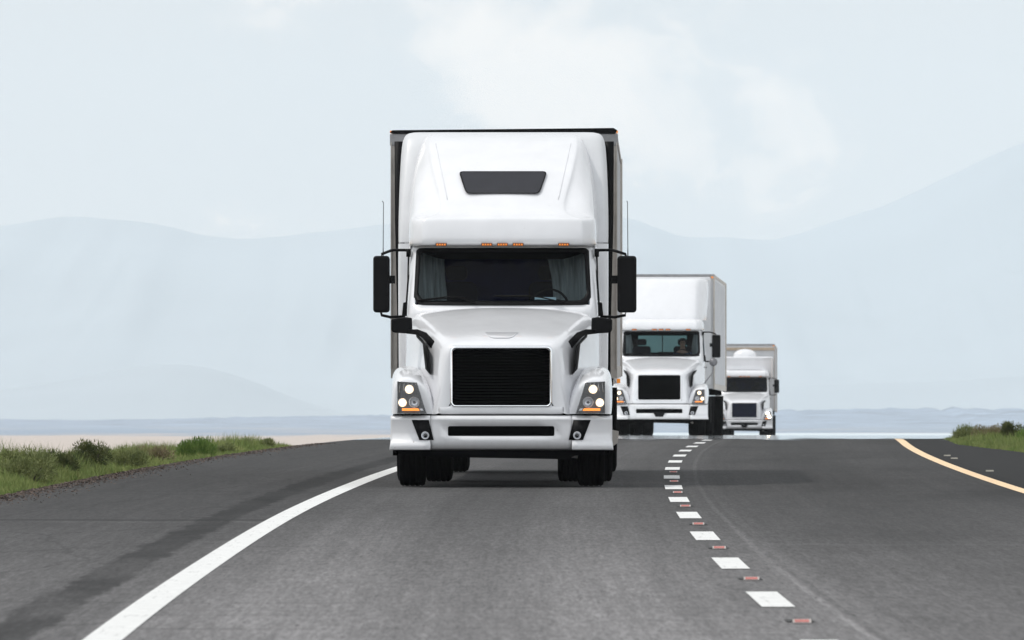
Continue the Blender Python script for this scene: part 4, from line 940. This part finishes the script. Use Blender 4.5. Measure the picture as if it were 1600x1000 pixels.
for px, pt, rx, mi, n, lab in SH:
    best = None
    for k in range(240):
        d = 120+k*.5; x = (px-800)/F*d; e = (RX(d)-6.9-x) if x < 0 else (x-RX(d)-5.5)
        if best is None or abs(e-rx*.9-.25) < best[0]: best = (abs(e-rx*.9-.25), d, x, e)
    _, d, x, e = best
    if px > 800:
        d = {1512: 216, 1545: 209, 1582: 202, 1618: 197}[px]; x = (px-800)/F*d; e = x-RX(d)-5.5
    gz = ground_z(d, e)-.02; h = max(.2, (660-pt)/F*d-gz)
    shrub(x, d, gz, rx, h*1.08, LEAF[mi], n, lab, .7 if mi == 2 else .35)
# ground cover: countless grass blades
bm = bmesh.new(); rnd = random.Random(4)
def cover(n, side, d0, d1, e0, e1, h0, h1):
    for i in range(n):
        d = rnd.uniform(d0, d1); e = e0+(e1-e0)*rnd.random()**1.3
        k = mnoise.noise(Vector((e*.9, d*.22, side*5)))
        if k < -.25: continue
        x = (RX(d)-6.95-e) if side < 0 else (RX(d)+5.5+e)
        if x < -7.5 or x > 10.8: continue
        h = rnd.uniform(h0, h1)*(.65+k)*min(1, .25+e*.8)
        if h <= .02: continue
        p = Vector((x, d, ground_z(d, e)-.01)); nb = 3
        for _ in range(nb):
            q = p+Vector((rnd.uniform(-.05, .05), rnd.uniform(-.05, .05), rnd.uniform(0, h*.6)))
            blade(bm, q, Vector((rnd.uniform(-.35, .35)*h, rnd.uniform(-.3, .3)*h, h*.6)), rnd.uniform(.003, .008))
cover(42000, -1, 112, 150, .12, 4.0, .28, .54); cover(30000, -1, 150, 200, .1, 4.0, .16, .34)
cover(30000, 1, 165, 225, .05, 3.5, .20, .50)
for i in range(26000):      # grass creeping over the far end of the right shoulder
    d = rnd.uniform(172, 226); lo = -.85*min(1, max(0, (d-176)/26)); e = rnd.uniform(lo, 1.6); x = RX(d)+5.5+e
    if x > 11: continue
    h = rnd.uniform(.14, .34)*min(1, .35+(e-lo)*1.1)*(.8+.5*mnoise.noise(Vector((e*1.2, d*.3, 9)))); p = Vector((x, d, max(ground_z(d, e), RZ(d)-.03 if e < 0 else -99)))
    for _ in range(3):
        q = p+Vector((rnd.uniform(-.05, .05), rnd.uniform(-.05, .05), rnd.uniform(0, h*.5))); blade(bm, q, Vector((rnd.uniform(-.35, .35)*h, rnd.uniform(-.3, .3)*h, h*.6)), rnd.uniform(.003, .008))
cover(9000, -1, 60, 112, .3, 3, .1, .3); cover(6000, 1, 80, 165, .2, 3, .1, .35)
tag(link('verge_grass', bm, GRASS, smooth=False, doubles=False), 'green and yellow weeds growing along both road verges', 'grass', kind='stuff')
# gravel and crumbled asphalt at the pavement edge
bm = bmesh.new()
for i in range(42000):
    side = -1 if i % 4 else 1; d = rnd.uniform(105, 205) if i % 2 else rnd.uniform(108, 150); e = rnd.gauss(.16, .26)
    x = (RX(d)-6.93-e) if side < 0 else (RX(d)+5.52+e); s_ = rnd.uniform(.004, .022)
    z = (RZ(d) if e < 0 else ground_z(d, e))+s_*.2
    vs_ = [bm.verts.new((x+rnd.uniform(-1, 1)*s_, d+rnd.uniform(-1, 1)*s_, z+rnd.uniform(-.2, .8)*s_)) for _ in range(4)]
    for tri in ((0, 1, 2), (0, 1, 3), (0, 2, 3), (1, 2, 3)): bm.faces.new([vs_[q] for q in tri])
tag(link('gravel', bm, mat('dark_gravel', (.11, .08, .065), .9, var=.8, vscale=9), smooth=False, doubles=False), 'dark gravel and crumbled asphalt along the pavement edges', 'gravel', kind='stuff')

# ------------------------------------------------------------------ haze
bm = bmesh.new(); box(bm, (0, 12600, 420), (15000, 25800, 0)) if False else None
g = bmesh.ops.create_cube(bm, size=1)['verts']
bmesh.ops.transform(bm, matrix=Matrix.Translation((0, 12500, 395)) @ Matrix.Diagonal((16500, 26500, 800, 1)), verts=g)
hz = bpy.data.materials.new('haze_air'); hz.use_nodes = True; t = hz.node_tree; t.nodes.clear()
o_ = N(t, 'ShaderNodeOutputMaterial'); pv = N(t, 'ShaderNodeVolumePrincipled')
pv.inputs['Color'].default_value = (.90, .965, 1, 1); pv.inputs['Density'].default_value = 5.0e-5; pv.inputs['Anisotropy'].default_value = 0.0
t.links.new(pv.outputs[0], o_.inputs['Volume'])
tag(link('haze', bm, hz, smooth=False), 'pale blue haze filling the air over the desert plain', 'haze', kind='stuff')
